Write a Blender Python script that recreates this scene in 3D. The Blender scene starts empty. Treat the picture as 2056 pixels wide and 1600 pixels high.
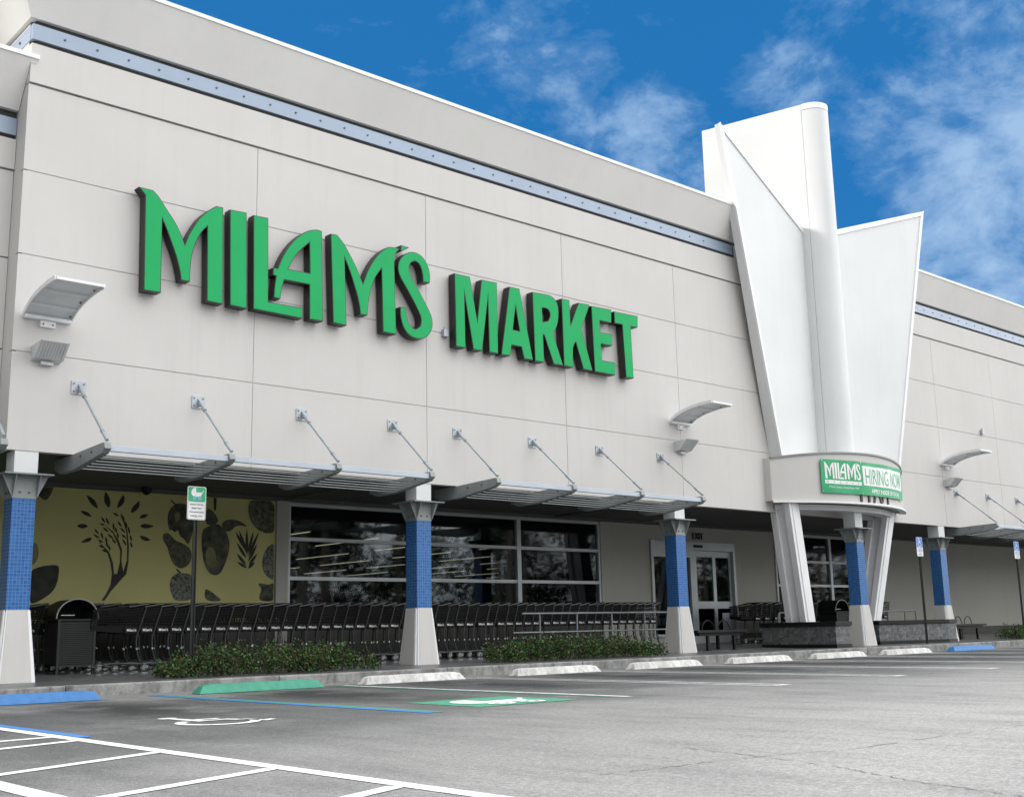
import bpy, bmesh, math, random
from mathutils import Vector, Matrix
random.seed(7)
S = bpy.context.scene
COL = S.collection
R = math.radians

# ------------------------------------------------------------------ camera, sky, sun, exposure
cd = bpy.data.cameras.new("camera"); cam = bpy.data.objects.new("camera", cd); COL.objects.link(cam)
cd.sensor_width = 36.0; cd.lens = 41.06; cd.clip_start = 0.05; cd.clip_end = 3000
cam.matrix_world = Matrix(((0.748243, -0.113021, -0.653727, 0.0), (-0.663079, -0.159228, -0.731418, -17.0),
                           (-0.021426, 0.980751, -0.194083, 0.72), (0, 0, 0, 1)))
S.camera = cam
S.view_settings.view_transform = 'Standard'; S.view_settings.look = 'None'
S.view_settings.exposure = 0.1; S.view_settings.gamma = 1.0

SUN_EL, SUN_AZ = 32.0, -66.0          # azimuth from +Y, clockwise: the sun stands behind the store, to the left
sd = Vector((math.sin(R(SUN_AZ)) * math.cos(R(SUN_EL)), math.cos(R(SUN_AZ)) * math.cos(R(SUN_EL)), math.sin(R(SUN_EL))))
sl = bpy.data.lights.new("sun", 'SUN'); sl.energy = 2.7; sl.angle = R(9.0); sl.color = (1.0, 0.96, 0.9)
sun = bpy.data.objects.new("sun", sl); COL.objects.link(sun)
sun.rotation_euler = (-sd).to_track_quat('-Z', 'Y').to_euler(); sun.location = (-20, 10, 40)

W = bpy.data.worlds.new("World"); S.world = W; W.use_nodes = True
nt = W.node_tree; nt.nodes.clear()
def wn(t, **k):
    n = nt.nodes.new(t)
    for a, b in k.items(): setattr(n, a, b)
    return n
def wl(a, b): nt.links.new(a, b)
def wmath(op, a, b=None, clamp=False):
    n = wn('ShaderNodeMath', operation=op, use_clamp=clamp)
    for i, v in enumerate((a, b)):
        if v is None: continue
        if isinstance(v, (int, float)): n.inputs[i].default_value = v
        else: wl(v, n.inputs[i])
    return n.outputs[0]
def wramp(f, stops):
    n = wn('ShaderNodeValToRGB'); e = n.color_ramp.elements
    e[0].position, e[0].color = stops[0][0], (*stops[0][1], 1); e[1].position, e[1].color = stops[-1][0], (*stops[-1][1], 1)
    for p, c in stops[1:-1]:
        q = e.new(p); q.color = (*c, 1)
    wl(f, n.inputs[0]); return n.outputs[0]
def wmix(f, a, b, mode='MIX'):
    n = wn('ShaderNodeMix', data_type='RGBA', blend_type=mode)
    for s, v in ((n.inputs[0], f), (n.inputs[6], a), (n.inputs[7], b)):
        if isinstance(v, (int, float)): s.default_value = v
        elif isinstance(v, tuple): s.default_value = (*v, 1)
        else: wl(v, s)
    return n.outputs[2]
tc = wn('ShaderNodeTexCoord'); D = tc.outputs['Generated']
sky = wn('ShaderNodeTexSky', sky_type='NISHITA', sun_disc=False, sun_elevation=R(SUN_EL), sun_rotation=R(SUN_AZ))
sep = wn('ShaderNodeSeparateXYZ'); wl(D, sep.inputs[0])
# clear part of the sky: deep blue, paler and cloudier to the east
blue = wmix(0.72, wmix(1.0, sky.outputs[0], (0.22, 0.55, 0.9), 'MULTIPLY'), (0.16, 1.95, 5.3))
mp = wn('ShaderNodeMapping'); mp.inputs['Scale'].default_value = (1, 1, 1.5); mp.inputs['Rotation'].default_value = (0.3, 0.2, 0.5); wl(D, mp.inputs[0])
n1 = wn('ShaderNodeTexNoise', noise_dimensions='3D'); wl(mp.outputs[0], n1.inputs['Vector'])
n1.inputs['Scale'].default_value = 9.0; n1.inputs['Detail'].default_value = 9; n1.inputs['Roughness'].default_value = 0.62; n1.inputs['Distortion'].default_value = 0.35
n2 = wn('ShaderNodeTexNoise', noise_dimensions='3D'); wl(mp.outputs[0], n2.inputs['Vector'])
n2.inputs['Scale'].default_value = 30.0; n2.inputs['Detail'].default_value = 8; n2.inputs['Roughness'].default_value = 0.65
# where the clouds stand: (direction, angular radius in degrees, density)
CLOUDS = (((0.662, 0.6078, 0.4386), 3.0, 0.09), ((0.6863, 0.5982, 0.4136), 3.2, 0.16), ((0.7458, 0.5054, 0.4341), 2.8, 0.12), ((0.7061, 0.5957, 0.383), 3.4, 0.16), ((0.644, 0.6307, 0.4329), 2.2, 0.07),
          ((0.8300, 0.3684, 0.4217), 5.5, 0.20), ((0.8500, 0.4018, 0.3344), 6.0, 0.24), ((0.8553, 0.3512, 0.3713), 6.5, 0.24), ((0.8800, 0.4200, 0.2200), 9.0, 0.22), ((0.5747, 0.6624, 0.4805), 4.0, 0.05))
acc = 0.0
for cdir, crad, cden in CLOUDS:
    dn = wn('ShaderNodeVectorMath', operation='DOT_PRODUCT'); wl(D, dn.inputs[0]); dn.inputs[1].default_value = Vector(cdir).normalized()
    k = 1 / (1 - math.cos(R(crad)))
    acc = wmath('MAXIMUM', acc, wmath('MULTIPLY', wmath('SUBTRACT', dn.outputs['Value'], math.cos(R(crad))), k * cden))
den = wmath('ADD', wmath('ADD', wmath('MULTIPLY', n1.outputs[0], 0.74), wmath('MULTIPLY', n2.outputs[0], 0.26)), wmath('SUBTRACT', acc, 0.095))
cl = wramp(den, [(0.43, (0, 0, 0)), (0.50, (0.14,) * 3), (0.57, (0.46,) * 3), (0.68, (0.88,) * 3)])
fair = wmix(cl, blue, (3.7, 5.5, 7.9))
# bright thin overcast over the car park (south, west and overhead), dimmed westward to darken left faces
n3 = wn('ShaderNodeTexNoise'); wl(D, n3.inputs['Vector']); n3.inputs['Scale'].default_value = 2.2; n3.inputs['Detail'].default_value = 6
cloudy = wmix(wramp(n3.outputs[0], [(0.3, (0, 0, 0)), (0.7, (1, 1, 1))]), (20.0, 20.6, 21.4), (27.0, 26.8, 26.4))
cloudy = wmix(1.0, cloudy, wramp(wmath('ADD', wmath('MULTIPLY', sep.outputs[0], 0.5), 0.5), [(0.0, (0.12,) * 3), (0.5, (0.95,) * 3), (1.0, (1.36,) * 3)]), 'MULTIPLY')
gap = wn('ShaderNodeVectorMath', operation='DOT_PRODUCT'); wl(D, gap.inputs[0])
GV = Vector((math.sin(R(45)) * math.cos(R(20)), math.cos(R(45)) * math.cos(R(20)), math.sin(R(20)))); gap.inputs[1].default_value = GV
gm = wramp(gap.outputs['Value'], [(0.52, (0, 0, 0)), (0.78, (1, 1, 1))])
top = wmix(gm, cloudy, fair)
final = wmix(wramp(sep.outputs[2], [(0.0, (0, 0, 0)), (0.02, (1, 1, 1))]), (3.0, 3.0, 2.9), top)
bg = wn('ShaderNodeBackground'); wl(final, bg.inputs[0]); bg.inputs[1].default_value = 0.1
wo = wn('ShaderNodeOutputWorld'); wl(bg.outputs[0], wo.inputs[0])

# ------------------------------------------------------------------ materials
def material(name):
    m = bpy.data.materials.new(name); m.use_nodes = True
    t = m.node_tree; b = t.nodes['Principled BSDF']
    return m, t, b
def nn(t, typ, **k):
    n = t.nodes.new(typ)
    for a, b in k.items(): setattr(n, a, b)
    return n
def objco(t, scale=(1, 1, 1)):
    c = nn(t, 'ShaderNodeTexCoord'); mpp = nn(t, 'ShaderNodeMapping'); mpp.inputs['Scale'].default_value = scale
    t.links.new(c.outputs['Object'], mpp.inputs[0]); return mpp.outputs[0]
def noise(t, vec, scale, detail=4, rough=0.55):
    n = nn(t, 'ShaderNodeTexNoise'); n.inputs['Scale'].default_value = scale; n.inputs['Detail'].default_value = detail; n.inputs['Roughness'].default_value = rough
    t.links.new(vec, n.inputs['Vector']); return n.outputs[0]
def ramp(t, f, stops, interp='LINEAR'):
    n = nn(t, 'ShaderNodeValToRGB'); n.color_ramp.interpolation = interp; e = n.color_ramp.elements
    e[0].position, e[0].color = stops[0][0], (*stops[0][1], 1); e[1].position, e[1].color = stops[-1][0], (*stops[-1][1], 1)
    for p, c in stops[1:-1]:
        q = e.new(p); q.color = (*c, 1)
    t.links.new(f, n.inputs[0]); return n.outputs[0]
def mix(t, f, a, b, mode='MIX'):
    n = nn(t, 'ShaderNodeMix', data_type='RGBA', blend_type=mode)
    for s, v in ((n.inputs[0], f), (n.inputs[6], a), (n.inputs[7], b)):
        if isinstance(v, (int, float)): s.default_value = v
        elif isinstance(v, tuple): s.default_value = (*v, 1)
        else: t.links.new(v, s)
    return n.outputs[2]
def fmath(t, op, a, b=None):
    n = nn(t, 'ShaderNodeMath', operation=op)
    for i, v in enumerate((a, b)):
        if v is None: continue
        if isinstance(v, (int, float)): n.inputs[i].default_value = v
        else: t.links.new(v, n.inputs[i])
    return n.outputs[0]
def bump(t, b, h, strength, dist=0.01):
    n = nn(t, 'ShaderNodeBump'); n.inputs['Strength'].default_value = strength; n.inputs['Distance'].default_value = dist
    t.links.new(h, n.inputs['Height']); t.links.new(n.outputs[0], b.inputs['Normal'])
def plain(name, c, rough=0.6, metal=0.0, var=0.12, nscale=3.0, bscale=0, bstr=0.2, spec=None):
    m, t, b = material(name); v = objco(t)
    n = noise(t, v, nscale, 6)
    lo = tuple(x * (1 - var) for x in c); hi = tuple(min(1, x * (1 + var)) for x in c)
    t.links.new(ramp(t, n, [(0.3, lo), (0.7, hi)]), b.inputs['Base Color'])
    b.inputs['Roughness'].default_value = rough; b.inputs['Metallic'].default_value = metal
    if spec is not None: b.inputs['Specular IOR Level'].default_value = spec
    if bscale: bump(t, b, noise(t, v, bscale, 4), bstr)
    return m
def stucco_mat(name, c, streak=0.06):
    m, t, b = material(name); v = objco(t)
    big = noise(t, v, 0.55, 5); fine = noise(t, v, 90, 3)
    drip = noise(t, objco(t, (3.2, 3.2, 0.16)), 1.6, 5)
    col = ramp(t, big, [(0.3, tuple(x * 0.955 for x in c)), (0.7, tuple(x * 1.03 for x in c))])
    col = mix(t, ramp(t, drip, [(0.52, (0, 0, 0)), (0.75, (streak * 2,) * 3)]), col, tuple(x * 0.62 for x in c))
    col = mix(t, 0.10, col, ramp(t, fine, [(0.3, tuple(x * 0.7 for x in c)), (0.7, tuple(min(1, x * 1.2) for x in c))]))
    t.links.new(col, b.inputs['Base Color']); b.inputs['Roughness'].default_value = 0.88
    b.inputs['Specular IOR Level'].default_value = 0.25
    bump(t, b, noise(t, v, 160, 3), 0.35, 0.004)
    return m
STUCCO = stucco_mat('stucco', (0.60, 0.587, 0.57), 0.07)
STUCCO_IN = stucco_mat('stucco_shaded', (0.38, 0.375, 0.34))  # stucco darkened to carry the shade of the walkway
SOFFIT = plain('soffit_darkened', (0.085, 0.086, 0.077), 0.9, var=0.1, nscale=0.8, bscale=120)  # ceiling colour darkened to deepen the shade under the overhang
WHITE = stucco_mat('white_paint', (0.72, 0.735, 0.74), 0.05)
CORNICE = stucco_mat('cornice_stucco_lightened', (0.74, 0.728, 0.71), 0.05)  # stucco lightened to offset the dim light on the overhanging face
WHITE_TRIM = plain('white_trim', (0.80, 0.81, 0.82), 0.5, var=0.03)
COPING = plain('coping_paint', (0.78, 0.78, 0.77), 0.6, var=0.04)
BAND = plain('blue_grey_metal', (0.28, 0.345, 0.44), 0.42, 0.15, var=0.06, nscale=1.2)
GAP = plain('shadow_gap', (0.05, 0.05, 0.045), 0.9)
STEEL = plain('galvanised_steel', (0.40, 0.44, 0.48), 0.45, 0.5, var=0.12, nscale=6)
STEEL_D = plain('grey_painted_steel', (0.26, 0.28, 0.285), 0.55, 0.1, var=0.1, nscale=4)
HAND_RAIL = plain('dull_rail_steel', (0.22, 0.235, 0.25), 0.5, 0.4, var=0.15, nscale=5)
RAIL = plain('pale_painted_rail', (0.46, 0.51, 0.57), 0.45, 0.1, var=0.08, nscale=2)
BOLT = plain('bolt_steel', (0.09, 0.09, 0.09), 0.5, 0.6)
SIGN_GREEN = plain('green_acrylic', (0.018, 0.37, 0.118), 0.6, var=0.05, nscale=0.7, spec=0.15)
SIGN_CAN = plain('black_sign_can', (0.012, 0.012, 0.011), 0.45)
BLACK = plain('black_coated_metal', (0.009, 0.009, 0.009), 0.5, var=0.3, nscale=5, spec=0.3)
BLACK_P = plain('black_plastic', (0.006, 0.006, 0.006), 0.6, var=0.25, nscale=5, spec=0.2)
DARKGREY = plain('dark_grey_metal', (0.028, 0.03, 0.03), 0.5, 0.1, spec=0.3)
CART_TUBE = plain('worn_grey_tube', (0.04, 0.042, 0.044), 0.42, 0.3, var=0.3, nscale=9)
CHROME = plain('chrome', (0.62, 0.63, 0.65), 0.22, 0.9, var=0.1)
RUBBER = plain('grey_rubber', (0.035, 0.035, 0.035), 0.7)
LETTER_WHITE = plain('white_lettering', (0.8, 0.8, 0.8), 0.5)
LETTER_DARK = plain('dark_lettering', (0.03, 0.03, 0.035), 0.5)
LETTER_GREY = plain('grey_lettering', (0.25, 0.27, 0.3), 0.6)
ALU = plain('aluminium_frame', (0.42, 0.45, 0.46), 0.38, 0.4, var=0.08)
BLUE_PAINT = plain('blue_stop_paint', (0.045, 0.19, 0.47), 0.6, var=0.14, nscale=9, bscale=70)
GREEN_PAINT = plain('green_stop_paint', (0.05, 0.30, 0.20), 0.6, var=0.14, nscale=9, bscale=70)
SIGN_BLUE = plain('sign_blue', (0.03, 0.17, 0.6), 0.4)
SIGN_GRN = plain('sign_green_sheet', (0.03, 0.40, 0.17), 0.4)
BANNER = plain('banner_vinyl', (0.02, 0.36, 0.15), 0.5, var=0.16, nscale=3)
MURAL_BG = plain('mural_yellow', (0.43, 0.41, 0.17), 0.75, var=0.1, nscale=0.7)
MURAL = {k: plain('mural_' + k, c, 0.75, var=v, nscale=s) for k, c, v, s in (
    ('black', (0.018, 0.02, 0.014), 0.6, 6), ('dark_green', (0.05, 0.054, 0.034), 0.95, 7), ('pear', (0.06, 0.064, 0.038), 0.7, 14),
    ('speckled', (0.10, 0.11, 0.09), 0.95, 22), ('slice', (0.075, 0.075, 0.05), 0.95, 14), ('faded', (0.16, 0.155, 0.075), 0.3, 5))}

def asphalt_mat():
    m, t, b = material('asphalt'); v = objco(t)
    spy = nn(t, 'ShaderNodeSeparateXYZ'); t.links.new(v, spy.inputs[0])
    big = noise(t, v, 0.16, 6, 0.6); mid = noise(t, v, 1.1, 6, 0.65); fine = noise(t, v, 60, 4, 0.7); grit = noise(t, v, 170, 2)
    vor = nn(t, 'ShaderNodeTexVoronoi'); vor.inputs['Scale'].default_value = 85; t.links.new(v, vor.inputs['Vector'])
    worn = mix(t, big, (0.32, 0.315, 0.305), (0.46, 0.452, 0.44))
    # the parking stalls are darker than the lane: tyre rubber and oil between the kerb and the ends of the lines
    edge = fmath(t, 'ADD', spy.outputs[1], fmath(t, 'MULTIPLY', fmath(t, 'SUBTRACT', noise(t, v, 0.35, 6, 0.6), 0.5), 5.0))
    edge = fmath(t, 'ADD', edge, fmath(t, 'MULTIPLY', fmath(t, 'MAXIMUM', fmath(t, 'SUBTRACT', 8.5, spy.outputs[0]), 0.0), 0.42))  # the dark zone reaches farther out towards the left
    stall = ramp(t, fmath(t, 'DIVIDE', fmath(t, 'ADD', edge, 13.0), 11.0), [(0.0, (0, 0, 0)), (0.36, (0.45,) * 3), (0.52, (0.85,) * 3), (0.88, (0.9,) * 3), (0.97, (0.5,) * 3)])
    col = mix(t, stall, worn, (0.075, 0.08, 0.08))
    # oil drips: one dark patch in the middle of each stall, streaked along it
    sx = fmath(t, 'ABSOLUTE', fmath(t, 'SUBTRACT', fmath(t, 'FRACT', fmath(t, 'DIVIDE', fmath(t, 'SUBTRACT', spy.outputs[0], 3.9), 2.68)), 0.5))
    patch = ramp(t, fmath(t, 'ADD', sx, fmath(t, 'MULTIPLY', fmath(t, 'SUBTRACT', mid, 0.5), 0.5)), [(0.05, (1, 1, 1)), (0.3, (0, 0, 0))])
    oy = ramp(t, fmath(t, 'DIVIDE', fmath(t, 'ADD', spy.outputs[1], 9.0), 6.5), [(0.25, (0, 0, 0)), (0.5, (1, 1, 1)), (0.85, (1, 1, 1)), (1.0, (0.2,) * 3)])
    oil = mix(t, 1.0, patch, oy, 'MULTIPLY')
    col = mix(t, mix(t, 1.0, oil, (0.8, 0.8, 0.8), 'MULTIPLY'), col, (0.022, 0.024, 0.023))
    streak = noise(t, objco(t, (0.9, 0.22, 1)), 2.6, 7, 0.7)
    col = mix(t, ramp(t, streak, [(0.45, (0, 0, 0)), (0.72, (0.55,) * 3)]), col, mix(t, 1.0, col, (0.42, 0.43, 0.43), 'MULTIPLY'))
    col = mix(t, ramp(t, mid, [(0.52, (0, 0, 0)), (0.75, (0.35,) * 3)]), col, (0.36, 0.355, 0.345))
    g2 = noise(t, v, 22, 4, 0.75)
    col = mix(t, 0.5, col, mix(t, 1.0, col, ramp(t, g2, [(0.32, (0.5,) * 3), (0.68, (1.5,) * 3)]), 'MULTIPLY'))
    col = mix(t, 0.35, col, mix(t, 1.0, col, ramp(t, fine, [(0.32, (0.15,) * 3), (0.68, (1.9,) * 3)]), 'MULTIPLY'))
    col = mix(t, ramp(t, vor.outputs['Distance'], [(0.12, (0.55,) * 3), (0.3, (0, 0, 0))]), col, (0.44, 0.43, 0.42))
    col = mix(t, ramp(t, grit, [(0.62, (0, 0, 0)), (0.72, (0.6,) * 3)]), col, (0.06, 0.06, 0.06))
    t.links.new(col, b.inputs['Base Color']); b.inputs['Roughness'].default_value = 0.82; b.inputs['Specular IOR Level'].default_value = 0.3
    h = fmath(t, 'ADD', fmath(t, 'MULTIPLY', fine, 0.6), vor.outputs['Distance'])
    bump(t, b, h, 0.8, 0.01)
    return m
ASPHALT = asphalt_mat()
def concrete_mat(name, c, dark, amt, rough, sc=3.0):
    m, t, b = material(name); v = objco(t)
    n = noise(t, v, sc, 8, 0.65); s = noise(t, objco(t, (1.5, 1.5, 0.6)), sc * 2.2, 6, 0.7); f = noise(t, v, 110, 3)
    col = mix(t, ramp(t, n, [(0.42, (0, 0, 0)), (0.62, (amt,) * 3)]), c, dark)
    col = mix(t, ramp(t, s, [(0.5, (0, 0, 0)), (0.7, (amt * 0.8,) * 3)]), col, tuple(x * 0.45 for x in dark))
    col = mix(t, 0.25, col, mix(t, 1.0, col, ramp(t, f, [(0.3, (0.4,) * 3), (0.7, (1.6,) * 3)]), 'MULTIPLY'))
    t.links.new(col, b.inputs['Base Color']); b.inputs['Roughness'].default_value = rough
    bump(t, b, f, 0.35, 0.004); return m
KERB = concrete_mat('kerb_concrete', (0.33, 0.33, 0.32), (0.14, 0.14, 0.135), 0.85, 0.9)
SIDEWALK = concrete_mat('sidewalk_concrete', (0.13, 0.137, 0.138), (0.075, 0.08, 0.08), 0.8, 0.34, 0.9)
STOP_WHITE = concrete_mat('whitewashed_concrete', (0.72, 0.715, 0.70), (0.42, 0.41, 0.39), 0.75, 0.85, 4.0)
LINE_WHITE = concrete_mat('white_line_paint', (0.80, 0.80, 0.80), (0.62, 0.62, 0.61), 0.6, 0.75, 5.0)
LINE_OLD = concrete_mat('worn_white_line_paint', (0.74, 0.74, 0.73), (0.45, 0.45, 0.44), 0.85, 0.8, 7.0)
LINE_BLUE = concrete_mat('blue_line_paint', (0.04, 0.20, 0.58), (0.08, 0.19, 0.40), 0.6, 0.75, 6.0)
LINE_GREEN = concrete_mat('green_line_paint', (0.035, 0.33, 0.19), (0.10, 0.21, 0.155), 0.9, 0.8, 5.0)
CRACK = plain('crack_tar', (0.15, 0.15, 0.145), 0.9)

def tile_mat():
    m, t, b = material('blue_mosaic_tile')
    c = nn(t, 'ShaderNodeTexCoord'); sp = nn(t, 'ShaderNodeSeparateXYZ'); t.links.new(c.outputs['Object'], sp.inputs[0])
    u = fmath(t, 'ADD', sp.outputs[0], sp.outputs[1]); cb = nn(t, 'ShaderNodeCombineXYZ'); t.links.new(u, cb.inputs[0]); t.links.new(sp.outputs[2], cb.inputs[1])
    br = nn(t, 'ShaderNodeTexBrick'); br.offset = 0.0; t.links.new(cb.outputs[0], br.inputs['Vector'])
    br.inputs['Scale'].default_value = 1.0; br.inputs['Brick Width'].default_value = 0.05; br.inputs['Row Height'].default_value = 0.05; br.inputs['Mortar Size'].default_value = 0.0035
    br.inputs['Color1'].default_value = (0.018, 0.10, 0.33, 1); br.inputs['Color2'].default_value = (0.032, 0.15, 0.42, 1); br.inputs['Mortar'].default_value = (0.11, 0.23, 0.44, 1)
    t.links.new(br.outputs['Color'], b.inputs['Base Color']); b.inputs['Roughness'].default_value = 0.22
    bump(t, b, fmath(t, 'SUBTRACT', 1.0, br.outputs['Fac']), 0.3, 0.004)
    return m
TILE = tile_mat()
def stone_mat():
    m, t, b = material('speckled_stone_tile'); v = objco(t)
    c = nn(t, 'ShaderNodeTexCoord'); sp = nn(t, 'ShaderNodeSeparateXYZ'); t.links.new(c.outputs['Object'], sp.inputs[0])
    u = fmath(t, 'ADD', sp.outputs[0], sp.outputs[1]); cb = nn(t, 'ShaderNodeCombineXYZ'); t.links.new(u, cb.inputs[0]); t.links.new(sp.outputs[2], cb.inputs[1])
    br = nn(t, 'ShaderNodeTexBrick'); br.offset = 0.5; t.links.new(cb.outputs[0], br.inputs['Vector'])
    br.inputs['Scale'].default_value = 1.0; br.inputs['Brick Width'].default_value = 0.11; br.inputs['Row Height'].default_value = 0.09; br.inputs['Mortar Size'].default_value = 0.004
    br.inputs['Color1'].default_value = (0.085, 0.092, 0.092, 1); br.inputs['Color2'].default_value = (0.155, 0.165, 0.165, 1); br.inputs['Mortar'].default_value = (0.10, 0.10, 0.10, 1)
    n = noise(t, v, 14, 6, 0.7)
    col = mix(t, 0.8, br.outputs['Color'], mix(t, 1.0, br.outputs['Color'], ramp(t, n, [(0.35, (0.35,) * 3), (0.65, (1.6,) * 3)]), 'MULTIPLY'))
    t.links.new(col, b.inputs['Base Color']); b.inputs['Roughness'].default_value = 0.6; bump(t, b, n, 0.4, 0.01)
    return m
STONE = stone_mat()
def glass_mat():
    m, t, b = material('tinted_glass'); t.nodes.remove(b)
    tr = nn(t, 'ShaderNodeBsdfTransparent'); tr.inputs[0].default_value = (0.42, 0.45, 0.45, 1)
    gl = nn(t, 'ShaderNodeBsdfGlossy'); gl.inputs['Roughness'].default_value = 0.028; gl.inputs[0].default_value = (0.8, 0.85, 0.9, 1)
    fr = nn(t, 'ShaderNodeFresnel'); fr.inputs[0].default_value = 1.52
    mx = nn(t, 'ShaderNodeMixShader'); t.links.new(fr.outputs[0], mx.inputs[0])
    t.links.new(tr.outputs[0], mx.inputs[1]); t.links.new(gl.outputs[0], mx.inputs[2])
    t.links.new(mx.outputs[0], t.nodes['Material Output'].inputs[0]); return m
GLASS = glass_mat()
def emis(name, c, s):
    m, t, b = material(name); b.inputs['Base Color'].default_value = (0.8, 0.8, 0.8, 1)
    b.inputs['Emission Color'].default_value = (*c, 1); b.inputs['Emission Strength'].default_value = s; return m
TUBE = emis('lit_tube', (1.0, 0.92, 0.66), 1.7)
def leaf_mat(name, stops, rough=0.7):
    m, t, b = material(name); g = nn(t, 'ShaderNodeNewGeometry')
    t.links.new(ramp(t, g.outputs['Random Per Island'], stops), b.inputs['Base Color']); b.inputs['Roughness'].default_value = rough; b.inputs['Specular IOR Level'].default_value = 0.15
    return m
HEDGE = leaf_mat('hedge_leaf', [(0.0, (0.018, 0.024, 0.011)), (0.45, (0.045, 0.056, 0.022)), (0.68, (0.075, 0.085, 0.03)), (0.84, (0.05, 0.16, 0.045)), (0.94, (0.07, 0.23, 0.06)), (1.0, (0.22, 0.19, 0.07))])
TREELEAF = leaf_mat('tree_leaf', [(0.0, (0.015, 0.03, 0.012)), (0.6, (0.035, 0.06, 0.02)), (1.0, (0.07, 0.11, 0.035))])
TWIG = plain('twig_bark', (0.07, 0.055, 0.04), 0.9)
BARK = plain('palm_bark', (0.22, 0.19, 0.15), 0.9, var=0.3, nscale=4)
SOIL = plain('soil', (0.04, 0.03, 0.022), 0.95, bscale=40)
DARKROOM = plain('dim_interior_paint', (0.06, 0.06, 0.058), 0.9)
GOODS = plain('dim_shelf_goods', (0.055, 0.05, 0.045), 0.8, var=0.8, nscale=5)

# ------------------------------------------------------------------ mesh helpers
class MB:
    def __init__(s): s.v = []; s.f = []; s.m = []
    def add(s, vs, fs, mi=0):
        o = len(s.v); s.v += [tuple(p) for p in vs]; s.f += [tuple(i + o for i in q) for q in fs]; s.m += [mi] * len(fs)
    def box(s, x0, x1, y0, y1, z0, z1, mi=0):
        s.add([(x0, y0, z0), (x1, y0, z0), (x1, y1, z0), (x0, y1, z0), (x0, y0, z1), (x1, y0, z1), (x1, y1, z1), (x0, y1, z1)],
              [(0, 3, 2, 1), (4, 5, 6, 7), (0, 1, 5, 4), (1, 2, 6, 5), (2, 3, 7, 6), (3, 0, 4, 7)], mi)
    def loft(s, A, B, mi=0, cap=True):
        n = len(A); fs = [(i, (i + 1) % n, n + (i + 1) % n, n + i) for i in range(n)]
        if cap: fs += [tuple(range(n - 1, -1, -1)), tuple(range(n, 2 * n))]
        s.add(list(A) + list(B), fs, mi)
    def bar(s, a, b, w, h=None, mi=0, up=(0, 0, 1)):
        a, b = Vector(a), Vector(b); d = (b - a).normalized(); u = Vector(up)
        if abs(d.dot(u)) > 0.98: u = Vector((0, 1, 0))
        r = d.cross(u).normalized(); u = r.cross(d); h = h or w
        q = [r * w / 2 + u * h / 2, -r * w / 2 + u * h / 2, -r * w / 2 - u * h / 2, r * w / 2 - u * h / 2]
        s.loft([a + k for k in q], [b + k for k in q], mi)
    def tube(s, pts, r, n=8, mi=0, closed=False):
        P = [Vector(p) for p in pts]; rings = []; pr = None
        for i, p in enumerate(P):
            if closed: d = P[(i + 1) % len(P)] - P[i - 1]
            else: d = P[min(i + 1, len(P) - 1)] - P[max(i - 1, 0)]
            d.normalize()
            if pr is None:
                u = Vector((0, 0, 1)) if abs(d.z) < 0.9 else Vector((0, 1, 0)); pr = d.cross(u).normalized()
            pr = (pr - d * pr.dot(d)).normalized(); q = d.cross(pr)
            rr = r[i] if isinstance(r, (list, tuple)) else r
            rings.append([p + (pr * math.cos(2 * math.pi * k / n) + q * math.sin(2 * math.pi * k / n)) * rr for k in range(n)])
        vs = [v for ring in rings for v in ring]; m = len(rings); fs = []
        for i in range(m if closed else m - 1):
            j = (i + 1) % m
            fs += [(i * n + k, i * n + (k + 1) % n, j * n + (k + 1) % n, j * n + k) for k in range(n)]
        if not closed: fs += [tuple(range(n - 1, -1, -1)), tuple((m - 1) * n + k for k in range(n))]
        s.add(vs, fs, mi)
    def cyl(s, a, b, r, n=12, mi=0, r2=None): s.tube([a, b], [r, r if r2 is None else r2], n, mi)
    def poly(s, loops, thick, fn, mi=0):
        """2D outline(s) with holes, given thickness, each point placed by fn(u, v, w)"""
        vs, fs = outline(loops, thick); s.add([fn(*p) for p in vs], fs, mi)
    def text(s, body, size, fn, thick=0.0, mi=0, cx=True, sx=1.0, bold=0.0):
        vs, fs, w = text_mesh(body, size, thick, sx, bold); o = w / 2 if cx else 0
        s.add([fn(p[0] - o, p[1], p[2]) for p in vs], fs, mi)
    def build(s, name, mats, parent=None, smooth=0, bevel=0, loc=(0, 0, 0), rotz=0):
        me = bpy.data.meshes.new(name); me.from_pydata(s.v, [], s.f)
        for m in (mats if isinstance(mats, (list, tuple)) else [mats]): me.materials.append(m)
        me.polygons.foreach_set('material_index', s.m); me.update()
        bm = bmesh.new(); bm.from_mesh(me); bmesh.ops.recalc_face_normals(bm, faces=bm.faces); bm.to_mesh(me); bm.free()
        if smooth:
            me.polygons.foreach_set('use_smooth', [True] * len(me.polygons)); me.set_sharp_from_angle(angle=R(smooth))
        o = bpy.data.objects.new(name, me); COL.objects.link(o); o.location = loc; o.rotation_euler.z = rotz
        if parent: o.parent = parent
        if bevel:
            b = o.modifiers.new('bevel', 'BEVEL'); b.width = bevel; b.segments = 2; b.limit_method = 'ANGLE'; b.angle_limit = R(40)
        return o
def curve_to(cu):
    ob = bpy.data.objects.new('tmp', cu); me = bpy.data.meshes.new_from_object(ob)
    vs = [tuple(v.co) for v in me.vertices]; fs = [tuple(p.vertices) for p in me.polygons]
    bpy.data.objects.remove(ob); bpy.data.meshes.remove(me); bpy.data.curves.remove(cu)
    return vs, fs
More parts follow.
